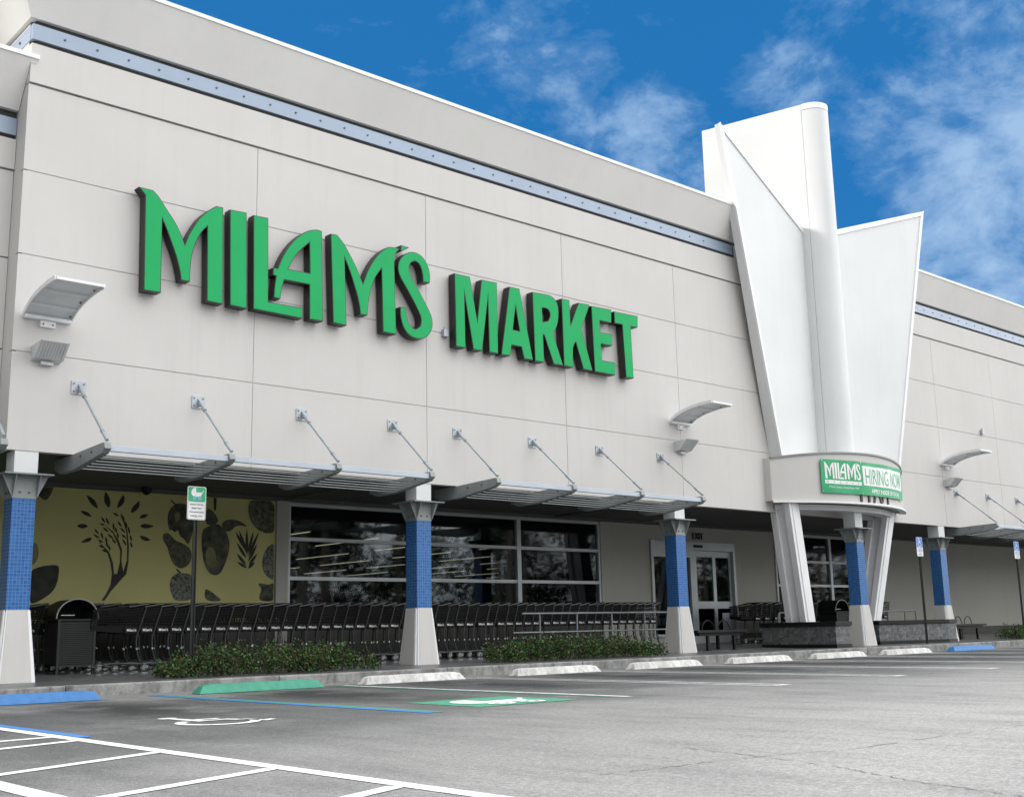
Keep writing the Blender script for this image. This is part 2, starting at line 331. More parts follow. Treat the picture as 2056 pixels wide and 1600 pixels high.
def outline(loops, thick=0.0, offset=0.0):
    cu = bpy.data.curves.new('tmp', 'CURVE'); cu.dimensions = '2D'; cu.fill_mode = 'BOTH'; cu.extrude = thick / 2; cu.offset = offset
    for L in loops:
        sp = cu.splines.new('POLY'); sp.points.add(len(L) - 1); sp.use_cyclic_u = True
        for p, q in zip(sp.points, L): p.co = (q[0], q[1], 0, 1)
    return curve_to(cu)
def text_mesh(body, size, thick=0.0, sx=1.0, bold=0.0):
    cu = bpy.data.curves.new('tmp', 'FONT'); cu.body = body; cu.size = size; cu.extrude = thick / 2; cu.resolution_u = 2; cu.offset = bold
    vs, fs = curve_to(cu); vs = [(p[0] * sx, p[1], p[2]) for p in vs]
    return vs, fs, max((p[0] for p in vs), default=0)
def tag(o, label=None, cat=None, group=None, kind=None):
    for k, v in (('label', label), ('category', cat), ('group', group), ('kind', kind)):
        if v: o[k] = v
    return o
def thing(name, label, cat, loc=(0, 0, 0), rotz=0, group=None):
    o = bpy.data.objects.new(name, None); COL.objects.link(o); o.location = loc; o.rotation_euler.z = rotz; o.empty_display_size = 0.2
    return tag(o, label, cat, group)
def dup(root, loc, rotz=0, label=None, group=None, scale=None):
    r = root.copy(); COL.objects.link(r); r.location = loc; r.rotation_euler.z = rotz
    if scale: r.scale = scale
    if label: r['label'] = label
    if group: r['group'] = group
    for ch in list(root.children):
        c = ch.copy(); COL.objects.link(c); c.parent = r
        for g in list(ch.children):
            d = g.copy(); COL.objects.link(d); d.parent = c
    return r
def structure(o): o['kind'] = 'structure'; return o
YZ = lambda x: (lambda u, v, w: (x + w, u, v))
XZ = lambda y, x0=0, z0=0: (lambda u, v, w: (x0 + u, y + w, z0 + v))
XY = lambda z, x0=0, y0=0: (lambda u, v, w: (x0 + u, y0 + v, z + w))
# outlines of the raised letters (metres along the wall, height) and of the mural's shapes
WORD_A = [('M',[[(7.232,7.666),(7.47,7.665),(7.518,7.629),(7.567,7.587),(7.616,7.527),(7.666,7.462),(7.715,7.4),(7.765,7.338),(7.816,7.277),(7.865,7.213),(7.91,7.145),(7.953,7.07),(7.995,6.981),(8.036,6.887),(8.061,6.965),(8.091,7.046),(8.134,7.138),(8.182,7.229),(8.226,7.309),(8.275,7.385),(8.34,7.462),(8.412,7.534),(8.488,7.598),(8.565,7.658),(8.69,7.659),(8.729,6.01),(8.446,6.015),(8.415,7.266),(8.387,7.236),(8.36,7.205),(8.334,7.172),(8.306,7.128),(8.269,7.058),(8.233,6.976),(8.205,6.896),(8.183,6.81),(8.165,6.724),(8.153,6.616),(8.148,6.457),(8.145,6.281),(7.989,6.278),(7.982,6.334),(7.972,6.394),(7.954,6.466),(7.931,6.545),(7.903,6.631),(7.87,6.719),(7.834,6.805),(7.796,6.89),(7.759,6.976),(7.722,7.061),(7.683,7.14),(7.643,7.216),(7.663,6.014),(7.38,6.005),(7.342,7.552)]]),('I',[[(8.812,7.654),(9.122,7.669),(9.164,6.008),(8.858,6.018)]]),('L',[[(9.249,7.655),(9.532,7.668),(9.563,6.2),(10.229,6.202),(10.226,6.012),(9.285,6.026)]]),('A',[[(10.597,7.662),(10.639,6.03),(10.365,6.026),(10.357,6.641),(9.861,6.635),(9.838,6.559),(9.818,6.478),(9.804,6.383),(9.791,6.284),(9.662,6.29),(9.667,6.384),(9.673,6.479),(9.686,6.576),(9.7,6.673),(9.638,6.678),(9.642,6.811),(9.728,6.814),(9.759,6.898),(9.793,6.982),(9.833,7.067),(9.883,7.157),(9.947,7.258),(10.021,7.358),(10.102,7.447),(10.187,7.524),(10.271,7.583),(10.352,7.627),(10.429,7.655),(10.498,7.67),(10.55,7.669)],[(9.935,6.84),(9.972,6.919),(10.011,6.997),(10.054,7.072),(10.103,7.145),(10.164,7.218),(10.229,7.286),(10.288,7.344),(10.346,7.398),(10.363,6.85)]]),('M',[[(10.779,7.657),(10.913,7.665),(10.98,7.609),(11.048,7.545),(11.116,7.461),(11.185,7.364),(11.257,7.257),(11.33,7.139),(11.4,7.006),(11.469,6.867),(11.507,6.972),(11.548,7.076),(11.597,7.179),(11.652,7.277),(11.711,7.369),(11.775,7.453),(11.845,7.53),(11.917,7.595),(11.984,7.646),(12.061,7.68),(12.168,7.688),(12.286,7.686),(12.151,7.529),(12.154,7.585),(12.161,7.469),(12.201,6.038),(11.906,6.038),(11.874,7.223),(11.824,7.158),(11.775,7.089),(11.729,7.009),(11.688,6.922),(11.655,6.829),(11.629,6.731),(11.608,6.626),(11.591,6.516),(11.579,6.403),(11.568,6.289),(11.413,6.287),(11.406,6.353),(11.396,6.423),(11.379,6.503),(11.354,6.593),(11.317,6.701),(11.274,6.816),(11.233,6.927),(11.188,7.037),(11.134,7.148),(11.078,7.259),(11.127,6.033),(10.845,6.04)]]),("'",[[(12.315,7.764),(12.507,7.757),(12.418,7.699),(12.344,7.655),(12.316,7.65),(12.304,7.659)]]),('S',[[(12.982,7.155),(12.989,7.218),(12.991,7.282),(12.984,7.352),(12.966,7.425),(12.935,7.499),(12.891,7.568),(12.831,7.625),(12.76,7.667),(12.677,7.688),(12.592,7.69),(12.515,7.67),(12.443,7.634),(12.373,7.583),(12.314,7.522),(12.273,7.452),(12.248,7.379),(12.242,7.309),(12.252,7.241),(12.274,7.181),(12.313,7.114),(12.378,7.028),(12.458,6.926),(12.552,6.796),(12.641,6.666),(12.706,6.566),(12.751,6.484),(12.769,6.419),(12.769,6.364),(12.757,6.311),(12.731,6.266),(12.688,6.234),(12.638,6.206),(12.591,6.218),(12.546,6.237),(12.506,6.278),(12.474,6.332),(12.452,6.396),(12.438,6.463),(12.433,6.52),(12.431,6.575),(12.293,6.576),(12.29,6.509),(12.292,6.439),(12.304,6.359),(12.328,6.278),(12.366,6.197),(12.418,6.126),(12.485,6.075),(12.563,6.042),(12.655,6.028),(12.748,6.033),(12.827,6.054),(12.897,6.093),(12.961,6.158),(13.011,6.233),(13.036,6.304),(13.043,6.377),(13.037,6.45),(13.014,6.528),(12.968,6.613),(12.903,6.711),(12.813,6.84),(12.717,6.973),(12.626,7.091),(12.552,7.19),(12.518,7.255),(12.504,7.305),(12.498,7.354),(12.505,7.398),(12.524,7.442),(12.554,7.479),(12.594,7.501),(12.639,7.518),(12.682,7.506),(12.721,7.487),(12.752,7.452),(12.777,7.404),(12.798,7.34),(12.813,7.27),(12.818,7.208),(12.82,7.147)]])]
WORD_B = [('M',[[(13.582,7.462),(13.968,7.463),(14.136,6.618),(14.26,7.461),(14.662,7.472),(14.658,6.025),(14.43,6.027),(14.415,7.088),(14.249,6.025),(14.027,6.021),(13.825,7.072),(13.834,6.018),(13.598,6.023)]]),('A',[[(14.99,7.452),(15.261,7.456),(15.586,6.025),(15.342,6.02),(15.278,6.253),(15.017,6.253),(14.974,6.025),(14.738,6.024)],[(15.144,7.064),(15.238,6.572),(15.06,6.576)]]),('R',[[(15.613,7.454),(15.784,7.463),(15.938,7.47),(16.049,7.473),(16.135,7.465),(16.208,7.439),(16.265,7.394),(16.311,7.328),(16.339,7.241),(16.342,7.125),(16.329,7.006),(16.31,6.916),(16.278,6.833),(16.228,6.746),(16.17,6.658),(16.431,6.027),(16.158,6.023),(15.914,6.589),(15.884,6.598),(15.893,6.019),(15.641,6.016)],[(15.874,7.162),(15.931,7.169),(15.983,7.171),(16.022,7.159),(16.057,7.143),(16.075,7.114),(16.089,7.083),(16.091,7.043),(16.082,6.999),(16.057,6.954),(16.026,6.908),(15.881,6.868)]]),('K',[[(16.437,7.458),(16.671,7.465),(16.68,6.937),(16.936,7.454),(17.271,7.467),(16.998,6.896),(17.293,6.026),(17.017,6.029),(16.814,6.583),(16.768,6.527),(16.731,6.438),(16.721,6.247),(16.721,6.023),(16.453,6.03)]]),('E',[[(17.317,7.451),(17.938,7.47),(17.922,7.169),(17.562,7.166),(17.573,6.908),(17.942,6.923),(17.928,6.663),(17.574,6.656),(17.588,6.298),(17.995,6.303),(17.979,6.021),(17.354,6.024)]]),('T',[[(18.02,7.445),(18.781,7.466),(18.764,7.198),(18.537,7.19),(18.566,6.027),(18.319,6.02),(18.265,7.189),(18.02,7.185)]])]
MURAL_SHAPES = {'sunleaf':[[(8.321,3.003),(8.197,3.072),(8.106,3.229),(8.259,3.151)],[(8.52,3.028),(8.425,3.139),(8.45,3.32),(8.552,3.146)],[(8.678,3.017),(8.705,3.155),(8.786,3.274),(8.808,3.138)],[(8.954,2.952),(8.95,3.046),(9.094,3.187),(9.077,3.042)],[(9.107,2.866),(9.151,2.935),(9.272,2.94),(9.2,2.87)],[(9.125,2.723),(9.204,2.771),(9.393,2.734),(9.231,2.677)],[(9.117,2.54),(9.214,2.543),(9.333,2.477),(9.217,2.451)],[(8.219,2.847),(8.097,2.873),(8.007,2.944),(8.138,2.933)],[(8.161,2.683),(8.062,2.722),(7.96,2.679),(8.066,2.63)],[(8.237,2.472),(8.161,2.476),(8.04,2.391),(8.186,2.4)]],'trunk':[[(8.465,1.381),(8.52,1.381),(8.633,1.551),(8.782,1.723),(8.9,1.854),(8.931,2.071),(8.927,2.354),(8.889,2.615),(8.811,2.83),(8.789,2.819),(8.866,2.614),(8.896,2.353),(8.9,2.092),(8.841,1.896),(8.8,2.068),(8.801,2.285),(8.738,2.435),(8.618,2.604),(8.434,2.727),(8.619,2.572),(8.705,2.412),(8.768,2.262),(8.773,2.068),(8.731,1.851),(8.675,1.851),(8.644,2.043),(8.568,2.235),(8.452,2.339),(8.325,2.464),(8.442,2.318),(8.536,2.213),(8.599,2.042),(8.635,1.85),(8.617,1.657),(8.537,1.487)]],'treeleaf':[[(8.277,2.638),(8.304,2.58),(8.361,2.547),(8.334,2.606)],[(8.26,2.543),(8.313,2.49),(8.387,2.47),(8.333,2.524)],[(8.454,2.4),(8.413,2.441),(8.355,2.448),(8.396,2.407)],[(8.396,2.585),(8.403,2.514),(8.447,2.457),(8.44,2.528)],[(8.476,2.312),(8.425,2.346),(8.364,2.343),(8.415,2.309)],[(8.482,2.513),(8.484,2.443),(8.523,2.385),(8.522,2.454)],[(8.497,2.433),(8.498,2.368),(8.538,2.314),(8.536,2.38)],[(8.528,2.234),(8.486,2.272),(8.429,2.274),(8.471,2.236)],[(8.544,2.362),(8.546,2.304),(8.585,2.259),(8.583,2.317)],[(8.388,2.855),(8.415,2.79),(8.473,2.75),(8.446,2.815)],[(8.457,2.717),(8.419,2.741),(8.376,2.727),(8.414,2.702)],[(8.475,2.852),(8.491,2.776),(8.543,2.716),(8.527,2.793)],[(8.425,2.677),(8.47,2.616),(8.541,2.586),(8.495,2.647)],[(8.613,2.769),(8.605,2.688),(8.638,2.614),(8.645,2.694)],[(8.517,2.561),(8.565,2.501),(8.638,2.47),(8.59,2.531)],[(8.661,2.684),(8.653,2.624),(8.685,2.572),(8.693,2.632)],[(8.606,2.474),(8.634,2.418),(8.691,2.39),(8.663,2.445)],[(8.702,2.588),(8.691,2.529),(8.72,2.475),(8.731,2.535)],[(8.602,2.943),(8.65,2.894),(8.718,2.879),(8.67,2.928)],[(8.754,2.937),(8.755,2.867),(8.796,2.808),(8.794,2.879)],[(8.79,2.893),(8.787,2.815),(8.824,2.746),(8.827,2.824)],[(8.692,2.799),(8.719,2.732),(8.778,2.689),(8.751,2.756)],[(8.839,2.799),(8.841,2.728),(8.882,2.669),(8.88,2.74)],[(8.745,2.679),(8.783,2.619),(8.849,2.587),(8.811,2.647)],[(8.894,2.707),(8.895,2.632),(8.936,2.568),(8.935,2.643)],[(8.777,2.562),(8.811,2.51),(8.871,2.487),(8.837,2.54)],[(8.946,2.562),(8.937,2.493),(8.97,2.432),(8.978,2.5)],[(8.797,2.476),(8.824,2.405),(8.884,2.357),(8.857,2.428)],[(8.956,2.433),(8.952,2.372),(8.988,2.321),(8.992,2.382)]],'fruit':[[(9.649,2.846),(9.656,2.981),(9.723,3.109),(9.842,3.184),(9.951,3.178),(10.05,3.149),(10.081,2.979),(10.185,2.824),(10.144,2.572),(10.077,2.389),(9.999,2.522),(9.9,2.563),(9.871,2.698),(9.802,2.627),(9.727,2.692),(9.693,2.646)],[(10.409,2.811),(10.423,3.134),(10.551,3.072),(10.643,2.983),(10.697,2.87),(10.56,2.794)],[(7.21,3.239),(7.327,3.352),(7.536,3.366),(7.481,3.213),(7.405,3.082),(7.298,3.139)]],'stem':[[(9.683,3.225),(9.707,3.233),(9.818,3.153),(9.795,3.136)],[(10.569,3.328),(10.633,3.32),(10.627,3.099),(10.589,3.073)],[(9.862,1.968),(9.949,1.903),(9.938,1.869),(9.851,1.946)]],'pear':[[(9.565,2.551),(9.587,2.608),(9.67,2.622),(9.744,2.558),(9.819,2.482),(9.953,2.441),(10.102,2.367),(10.169,2.21),(10.113,2.051),(9.971,1.959),(9.849,2.001),(9.749,2.111),(9.695,2.265),(9.655,2.387),(9.581,2.463)]],'mango':[[(10.35,2.694),(10.46,2.767),(10.634,2.844),(10.764,2.78),(10.869,2.668),(10.93,2.507),(10.93,2.322),(10.86,2.089),(10.764,1.904),(10.665,1.846),(10.539,1.878),(10.435,2.012),(10.378,2.216),(10.346,2.442)]],'banana':[[(10.75,2.825),(10.837,2.911),(11.017,2.931),(11.174,2.891),(11.334,2.791),(11.176,2.82),(11.046,2.803),(10.946,2.694),(10.817,2.689)]],'pineleaf':[[(11.049,2.698),(11.154,2.481),(11.293,2.332),(11.212,2.513)],[(11.126,2.724),(11.194,2.472),(11.308,2.285),(11.258,2.494)],[(11.296,2.754),(11.269,2.469),(11.309,2.239),(11.337,2.471)],[(11.442,2.713),(11.349,2.484),(11.334,2.286),(11.416,2.471)],[(11.562,2.718),(11.405,2.451),(11.336,2.216),(11.469,2.429)],[(11.081,2.489),(11.171,2.309),(11.297,2.192),(11.228,2.342)],[(11.528,2.48),(11.392,2.295),(11.338,2.123),(11.454,2.27)],[(11.086,2.28),(11.178,2.135),(11.301,2.052),(11.23,2.174)],[(11.532,2.291),(11.405,2.177),(11.353,2.053),(11.462,2.143)],[(11.104,2.118),(11.202,2.03),(11.315,2.006),(11.237,2.082)],[(11.483,2.126),(11.38,2.074),(11.341,1.995),(11.43,2.032)]],'orange':[[(11.927,3.37),(11.347,3.337),(11.311,3.181),(11.329,3.016),(11.412,2.854),(11.548,2.741),(11.737,2.681),(11.932,2.708)]],'grapefruit':[[(11.925,2.516),(11.77,2.44),(11.679,2.295),(11.642,2.129),(11.673,1.942),(11.783,1.826),(11.933,1.757)]],'berry':[[(11.593,1.369),(11.604,1.497),(11.654,1.614),(11.573,1.683),(11.585,1.718),(11.705,1.708),(11.786,1.685),(11.919,1.733),(11.945,1.569),(11.949,1.369)]],'litchi':[[(9.73,1.667),(9.761,1.8),(9.853,1.879),(9.997,1.892),(10.169,1.861),(10.246,1.739),(10.24,1.559),(10.184,1.425),(10.088,1.376),(9.848,1.376),(9.771,1.513)]],'papaya':[[(10.435,1.606),(10.548,1.572),(10.676,1.483),(10.831,1.369),(10.455,1.37)]],'avocado':[[(7.186,1.87),(7.324,1.944),(7.466,1.982),(7.674,1.992),(7.693,1.899),(7.678,1.711),(7.615,1.546),(7.476,1.432),(7.318,1.34),(7.217,1.33)]],'peach':[[(7.22,2.343),(7.27,2.366),(7.315,2.284),(7.325,2.119),(7.279,2.015),(7.221,1.962)]]}

# ------------------------------------------------------------------ ground
b = MB(); b.add([(-700, -700, 0), (700, -700, 0), (700, 700, 0), (-700, 700, 0)], [(0, 1, 2, 3)])
structure(b.build('asphalt', ASPHALT))
b = MB(); X0, X1 = -30.0, 90.0
xs = [X0 + 3.05 * i for i in range(int((X1 - X0) / 3.05) + 1)]
for x in xs: b.box(x + 0.004, x + 3.046, -1.83, -0.03, -0.2, 0.148); b.loft([(x + .004, -.02, -.1), (x + 3.046, -.02, -.1), (x + 3.046, 3.6, -.1), (x + .004, 3.6, -.1)], [(x + .004, -.02, .15), (x + 3.046, -.02, .15), (x + 3.046, 3.6, .25), (x + .004, 3.6, .25)])
b.box(X0, X1, -1.83, 3.6, -0.3, 0.10)
structure(b.build('sidewalk', SIDEWALK))
b = MB(); random.seed(3)
for x in xs:
    j = random.uniform(-.006, .006)
    b.box(x - .8 + .005, x + 2.25 - .005, -2.0 + j, -1.834, -0.25, 0.15 + j * .5)
structure(b.build('kerb', KERB, bevel=0.018))

# painted lines on the asphalt (flat paint, a few millimetres proud)
def strip(b, x0, y0, x1, y1, w, z, mi):
    d = Vector((x1 - x0, y1 - y0)).normalized(); n = Vector((-d.y, d.x)) * w / 2
    b.add([(x0 + n.x, y0 + n.y, z), (x0 - n.x, y0 - n.y, z), (x1 - n.x, y1 - n.y, z), (x1 + n.x, y1 + n.y, z)], [(0, 1, 2, 3)], mi)
b = MB()
strip(b, 3.49, -2.6, 3.49, -15.2, .11, .004, 0)                       # accessible aisle, right edge
strip(b, 2.15, -2.6, 2.15, -15.2, .13, .004, 0)                       # accessible aisle, left edge
for y in (-3.2, -4.4, -5.6, -6.7): strip(b, 2.22, y - .45, 3.43, y, .10, .004, 0)
for (xa, ya, xb, yb) in ((2.22, -7.98, 3.43, -7.86), (2.22, -8.72, 3.43, -8.34), (2.22, -10.17, 3.43, -9.68), (2.22, -11.55, 3.43, -11.12), (2.22, -12.75, 3.43, -12.28), (2.22, -14.0, 3.43, -13.5)):
    strip(b, xa, ya, xb, yb, .10, .004, 0)
strip(b, 3.61, -2.6, 3.61, -8.1, .10, .004, 2)
strip(b, 6.68, -2.5, 6.68, -8.35, .10, .004, 2); strip(b, 6.785, -2.5, 6.785, -8.35, .09, .004, 3)
strip(b, 9.34, -2.5, 9.22, -8.15, .05, .004, 3)
strip(b, 9.46, -2.7, 9.36, -8.3, .10, .004, 1)
for i, x in enumerate((11.95, 14.6, 17.25, 19.9, 22.55, 25.2, 27.85, 30.5, 33.15, 35.8, 38.5, 41.2)):
    strip(b, x - .13, -2.5, x - .13, -8.35, .075, .004, 1); strip(b, x + .13, -2.5, x + .13, -8.35, .075, .004, 1); strip(b, x - .168, -8.35, x + .168, -8.35, .1, .0045, 1)
structure(b.build('painted_parking_lines', [LINE_WHITE, LINE_OLD, LINE_BLUE, LINE_GREEN]))
# wheelchair symbol, upright as read from the lane
b = MB(); cx, cy = 4.98, -7.34
P = lambda u, v: (cx + u, cy + v)
def ring(u, v, r0, r1, a0, a1, n=24):
    A = [(u + r1 * math.cos(R(a0 + (a1 - a0) * i / n)), v + r1 * math.sin(R(a0 + (a1 - a0) * i / n))) for i in range(n + 1)]
    B = [(u + r0 * math.cos(R(a0 + (a1 - a0) * i / n)), v + r0 * math.sin(R(a0 + (a1 - a0) * i / n))) for i in range(n, -1, -1)]
    return A + B
for L in ([(-.10 + .085 * math.cos(a * .35), .55 + .085 * math.sin(a * .35)) for a in range(18)],
          ring(-.02, -.25, .27, .36, 120, 385),
          [(-.14, .43), (-.05, .43), (-.03, .20), (.2, .20), (.2, .12), (-.02, .12), (-.01, .03), (.22, .03), (.36, -.36), (.45, -.31), (.47, -.38), (.33, -.47), (.16, -.05), (-.10, -.05)]):
    b.poly([L], 0, lambda u, v, w: (cx + u, cy + v, .005))
structure(b.build('painted_wheelchair_symbol', LINE_WHITE))
# stroller symbol on a green square
b = MB(); b.add([(7.42, -8.16, .004), (8.74, -8.16, .004), (8.74, -6.96, .004), (7.42, -6.96, .004)], [(0, 1, 2, 3)], 1)
sx0, sy0 = 8.06, -7.62
def arc(u, v, r, a0, a1, n=14): return [(u + r * math.cos(R(a0 + (a1 - a0) * i / n)), v + r * math.sin(R(a0 + (a1 - a0) * i / n))) for i in range(n + 1)]
PRAM = [[(-.40, .02)] + arc(-.10, .05, .30, 180, 85) + [(-.06, .08), (.36, .08), (.45, .2), (.49, .17), (.36, .02), (.26, -.18), (-.22, -.18), (-.36, -.08)]]
PRAM_W = [ring(-.16, -.26, .07, .125, 0, 359), ring(.20, -.26, .07, .125, 0, 359), arc(-.16, -.26, .035, 0, 350), arc(.20, -.26, .035, 0, 350)]
for L in PRAM + PRAM_W: b.poly([L], 0, lambda u, v, w: (sx0 + u * 1.12, sy0 + v * 1.2, .008 if L in PRAM else .0095))
structure(b.build('painted_stroller_symbol', [LINE_WHITE, LINE_GREEN]))
b = MB(); random.seed(11)
for path in ([(5.62, -12.2), (5.52, -12.78), (5.33, -13.46), (5.2, -13.75), (5.05, -14.1), (5.0, -14.34), (4.88, -14.7), (4.85, -15.4)], [(4.3, -12.72), (4.66, -12.77), (5.11, -12.80), (5.63, -12.87), (6.08, -13.03), (8.2, -13.08), (11, -13.3)],
             [(9.0, -10.2), (10.2, -10.9), (11.8, -11.1), (14.0, -12.2)]):
    pts = []
    for (a, c), (d, e) in zip(path, path[1:]):
        for k in range(12):
            t = k / 12; pts.append((a + (d - a) * t + random.uniform(-.015, .015), c + (e - c) * t + random.uniform(-.015, .015), .003))
    for p, q in zip(pts, pts[1:]):
        if random.random() < .9: strip(b, p[0], p[1], q[0], q[1], random.uniform(.003, .011), .003, 0)
structure(b.build('asphalt_cracks', CRACK))

# ------------------------------------------------------------------ the store building
bld = thing('store_building', 'long beige stucco supermarket with a deep covered walkway and blue tiled columns', 'building', (0, 0, 0))
ZB = 3.39
b = MB()
ZR = [ZB, 4.83, 6.30, 7.60, 9.0]
XV = [5.54, 9.43, 13.06, 16.69, 20.31, 24.2, 28.1, 32.02, 35.6, 39.2, 42.8, 46.4, 50, 53.6, 57.2, 60.8, 64.4, 68, 74]
for i in range(len(XV) - 1):
    for j in range(4):
        gx, gz, gt = .006, .010, (.026 if j == 3 else .010)
        b.box(XV[i] + (0 if i == 0 else gx), XV[i + 1] - gx, 0, .12, ZR[j] + (0 if j == 0 else gz), ZR[j + 1] - gt)
b.box(5.54, 74, -.03, .12, 9.0, 9.63)
b.box(5.60, 74, .014, .28, ZB + .02, 8.96, 0); b.box(5.60, 74, .07, .28, 8.96, 10.0, 0)                        # behind the joints
b.box(5.545, 5.62, .12, 32, ZB, 10.0, 0)                            # return of the tall part, facing left
b.build('facade_wall', STUCCO, bld)
b = MB(); b.box(5.6, 22.7, .02, .1, 9.63, 10.03); b.box(30.5, 74, .02, .1, 9.63, 10.03); b.box(5.56, 5.6, .1, 30, 9.63, 10.03)
b.build('shadow_recess', GAP, bld)
b = MB()
for x0, x1 in ((5.54, 22.6), (30.6, 74)):
    b.box(x0, x1, -.03, .05, 9.70, 9.95)
b.box(5.535, 5.58, .05, 30, 9.70, 9.95)
x = 6.03
while x < 73:
    if x < 21.6 or x > 31: b.cyl((x, -.03, 9.83), (x, -.045, 9.83), .017, 8, 1)
    x += .515
for y in (.5, 1.0, 1.5, 2.0, 2.5): b.cyl((5.535, y, 9.83), (5.52, y, 9.83), .022, 8, 1)
b.build('metal_band', [BAND, BOLT], bld)
b = MB(); c = MB()
def corn(b, c, x0l, x0h, x1l, x1h, yl, yh, zl, zh, back):
    b.loft([(x0l, yl, zl), (x0h, yh, zh), (x0h, back, zh), (x0l, back, zl)], [(x1l, yl, zl), (x1h, yh, zh), (x1h, back, zh), (x1l, back, zl)])
    c.loft([(x0h - .02, yh - .02, zh + .002), (x0h - .02, yh - .02, zh + .07), (x0h - .02, back, zh + .07), (x0h - .02, back, zh + .002)],
           [(x1h + .02, yh - .02, zh + .002), (x1h + .02, yh - .02, zh + .07), (x1h + .02, back, zh + .07), (x1h + .02, back, zh + .002)])
corn(b, c, 5.49, 5.10, 22.7, 22.3, -.06, -.45, 10.03, 10.76, .3)
corn(b, c, 30.3, 30.65, 74, 74, -.06, -.45, 10.03, 10.76, .3)
b.loft([(5.49, .3, 10.03), (5.10, .3, 10.76), (5.7, .3, 10.76), (5.7, .3, 10.03)], [(5.49, 32, 10.03), (5.10, 32, 10.76), (5.7, 32, 10.76), (5.7, 32, 10.03)])
c.box(5.08, 5.7, .302, 32, 10.762, 10.83)
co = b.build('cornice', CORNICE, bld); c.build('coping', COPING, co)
b = MB(); b.box(5.6, 74, .3, 40, 10.2, 10.4); b.box(5.6, 74, 39.8, 40, 0, 10.2); b.box(73.8, 74, .3, 39.8, 0, 10.2); b.box(5.62, 5.8, 3.9, 39.8, 0, 10.2)
b.build('roof', SOFFIT, bld)
# lower part of the front, set back, at the left
b = MB(); YL = .43
for j, (z0, z1) in enumerate(((ZB, 4.93), (4.93, 6.33), (6.33, 7.72))):
    for k in range(5):
        b.box(5.538 - 3.63 * (k + 1) + .008, 5.538 - 3.63 * k - (0.008 if k else 0), YL, YL + .12, z0 + (.012 if j else 0), z1 - (.024 if j == 2 else .012))
b.box(-14, 5.538, YL - .03, YL + .12, 7.72, 8.20)
b.box(-14, 5.535, YL + .07, YL + .3, ZB + .02, 8.9)
b.build('lower_wall', STUCCO, bld)
b = MB(); b.box(-14, 5.536, YL + .03, YL + .1, 8.19, 8.66); b.build('shadow_recess', GAP, bld)
b = MB(); b.box(-14, 5.534, YL - .02, YL + .06, 8.27, 8.54)
x = 5.2
while x > -13: b.cyl((x, YL - .02, 8.4), (x, YL - .035, 8.4), .022, 8, 1); x -= .515
b.build('metal_band', [BAND, BOLT], bld)
b = MB(); c = MB()
b.loft([(-14, .37, 8.66), (-14, -.07, 9.36), (-14, .9, 9.36), (-14, .9, 8.66)], [(5.536, .37, 8.66), (5.536, -.07, 9.36), (5.536, .9, 9.36), (5.536, .9, 8.66)])
b.loft([(5.536, -.034, 9.295), (5.536, -.07, 9.36), (5.536, -.034, 9.36)], [(5.63, -.034, 9.295), (5.63, -.07, 9.36), (5.63, -.034, 9.36)])
c.box(-14, 5.536, -.09, .9, 9.362, 9.43); c.box(5.536, 5.65, -.09, -.034, 9.362, 9.43)
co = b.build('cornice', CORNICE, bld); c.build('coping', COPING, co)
b = MB(); b.box(-14, 5.53, .9, 40, 8.7, 8.9); b.box(-14, -13.8, .9, 40, 0, 8.7); b.box(-14, 5.5, 39.8, 40, 0, 8.7); b.build('roof', SOFFIT, bld)
# walkway ceiling with its two dark joints
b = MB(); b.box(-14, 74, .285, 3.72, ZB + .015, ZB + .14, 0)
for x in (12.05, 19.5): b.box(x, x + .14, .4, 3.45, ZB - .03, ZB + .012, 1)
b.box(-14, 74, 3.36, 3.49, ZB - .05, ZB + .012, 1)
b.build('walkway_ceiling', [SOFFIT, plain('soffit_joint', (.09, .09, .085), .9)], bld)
# wall behind the walkway, with openings
b = MB()
for x0, x1 in ((-14, 12.2), (21.13, 23.0), (26.5, 28.4), (33.8, 74)): b.box(x0, x1, 3.5, 3.7, 0, ZB)
for x0, x1, z0, z1 in ((12.2, 21.13, 0, 1.08), (12.2, 21.13, 3.315, ZB), (23.0, 26.5, 2.95, ZB), (28.4, 33.8, 0, .7), (28.4, 33.8, 3.31, ZB), (23.0, 24.55, 0, .45)): b.box(x0, x1, 3.502, 3.698, z0, z1)
b.box(11.93, 12.2, 3.42, 3.497, 0, ZB - .01); b.box(21.13, 21.2, 3.44, 3.497, 0, ZB - .06)
for x0, x1 in ((26.55, 28.4), (33.8, 74)): b.box(x0, x1, 3.46, 3.497, .2, .5, 1)
b.box(-14, 11.93, 3.45, 3.497, .2, .98, 1); b.box(12.2, 21.13, 3.45, 3.497, .2, 1.08, 1)  # dark strip added behind the carts in place of the shade there
b.build('walkway_wall', [STUCCO_IN, plain('dark_wall_base_and_cart_shade', (.06, .06, .055), .8)], bld)
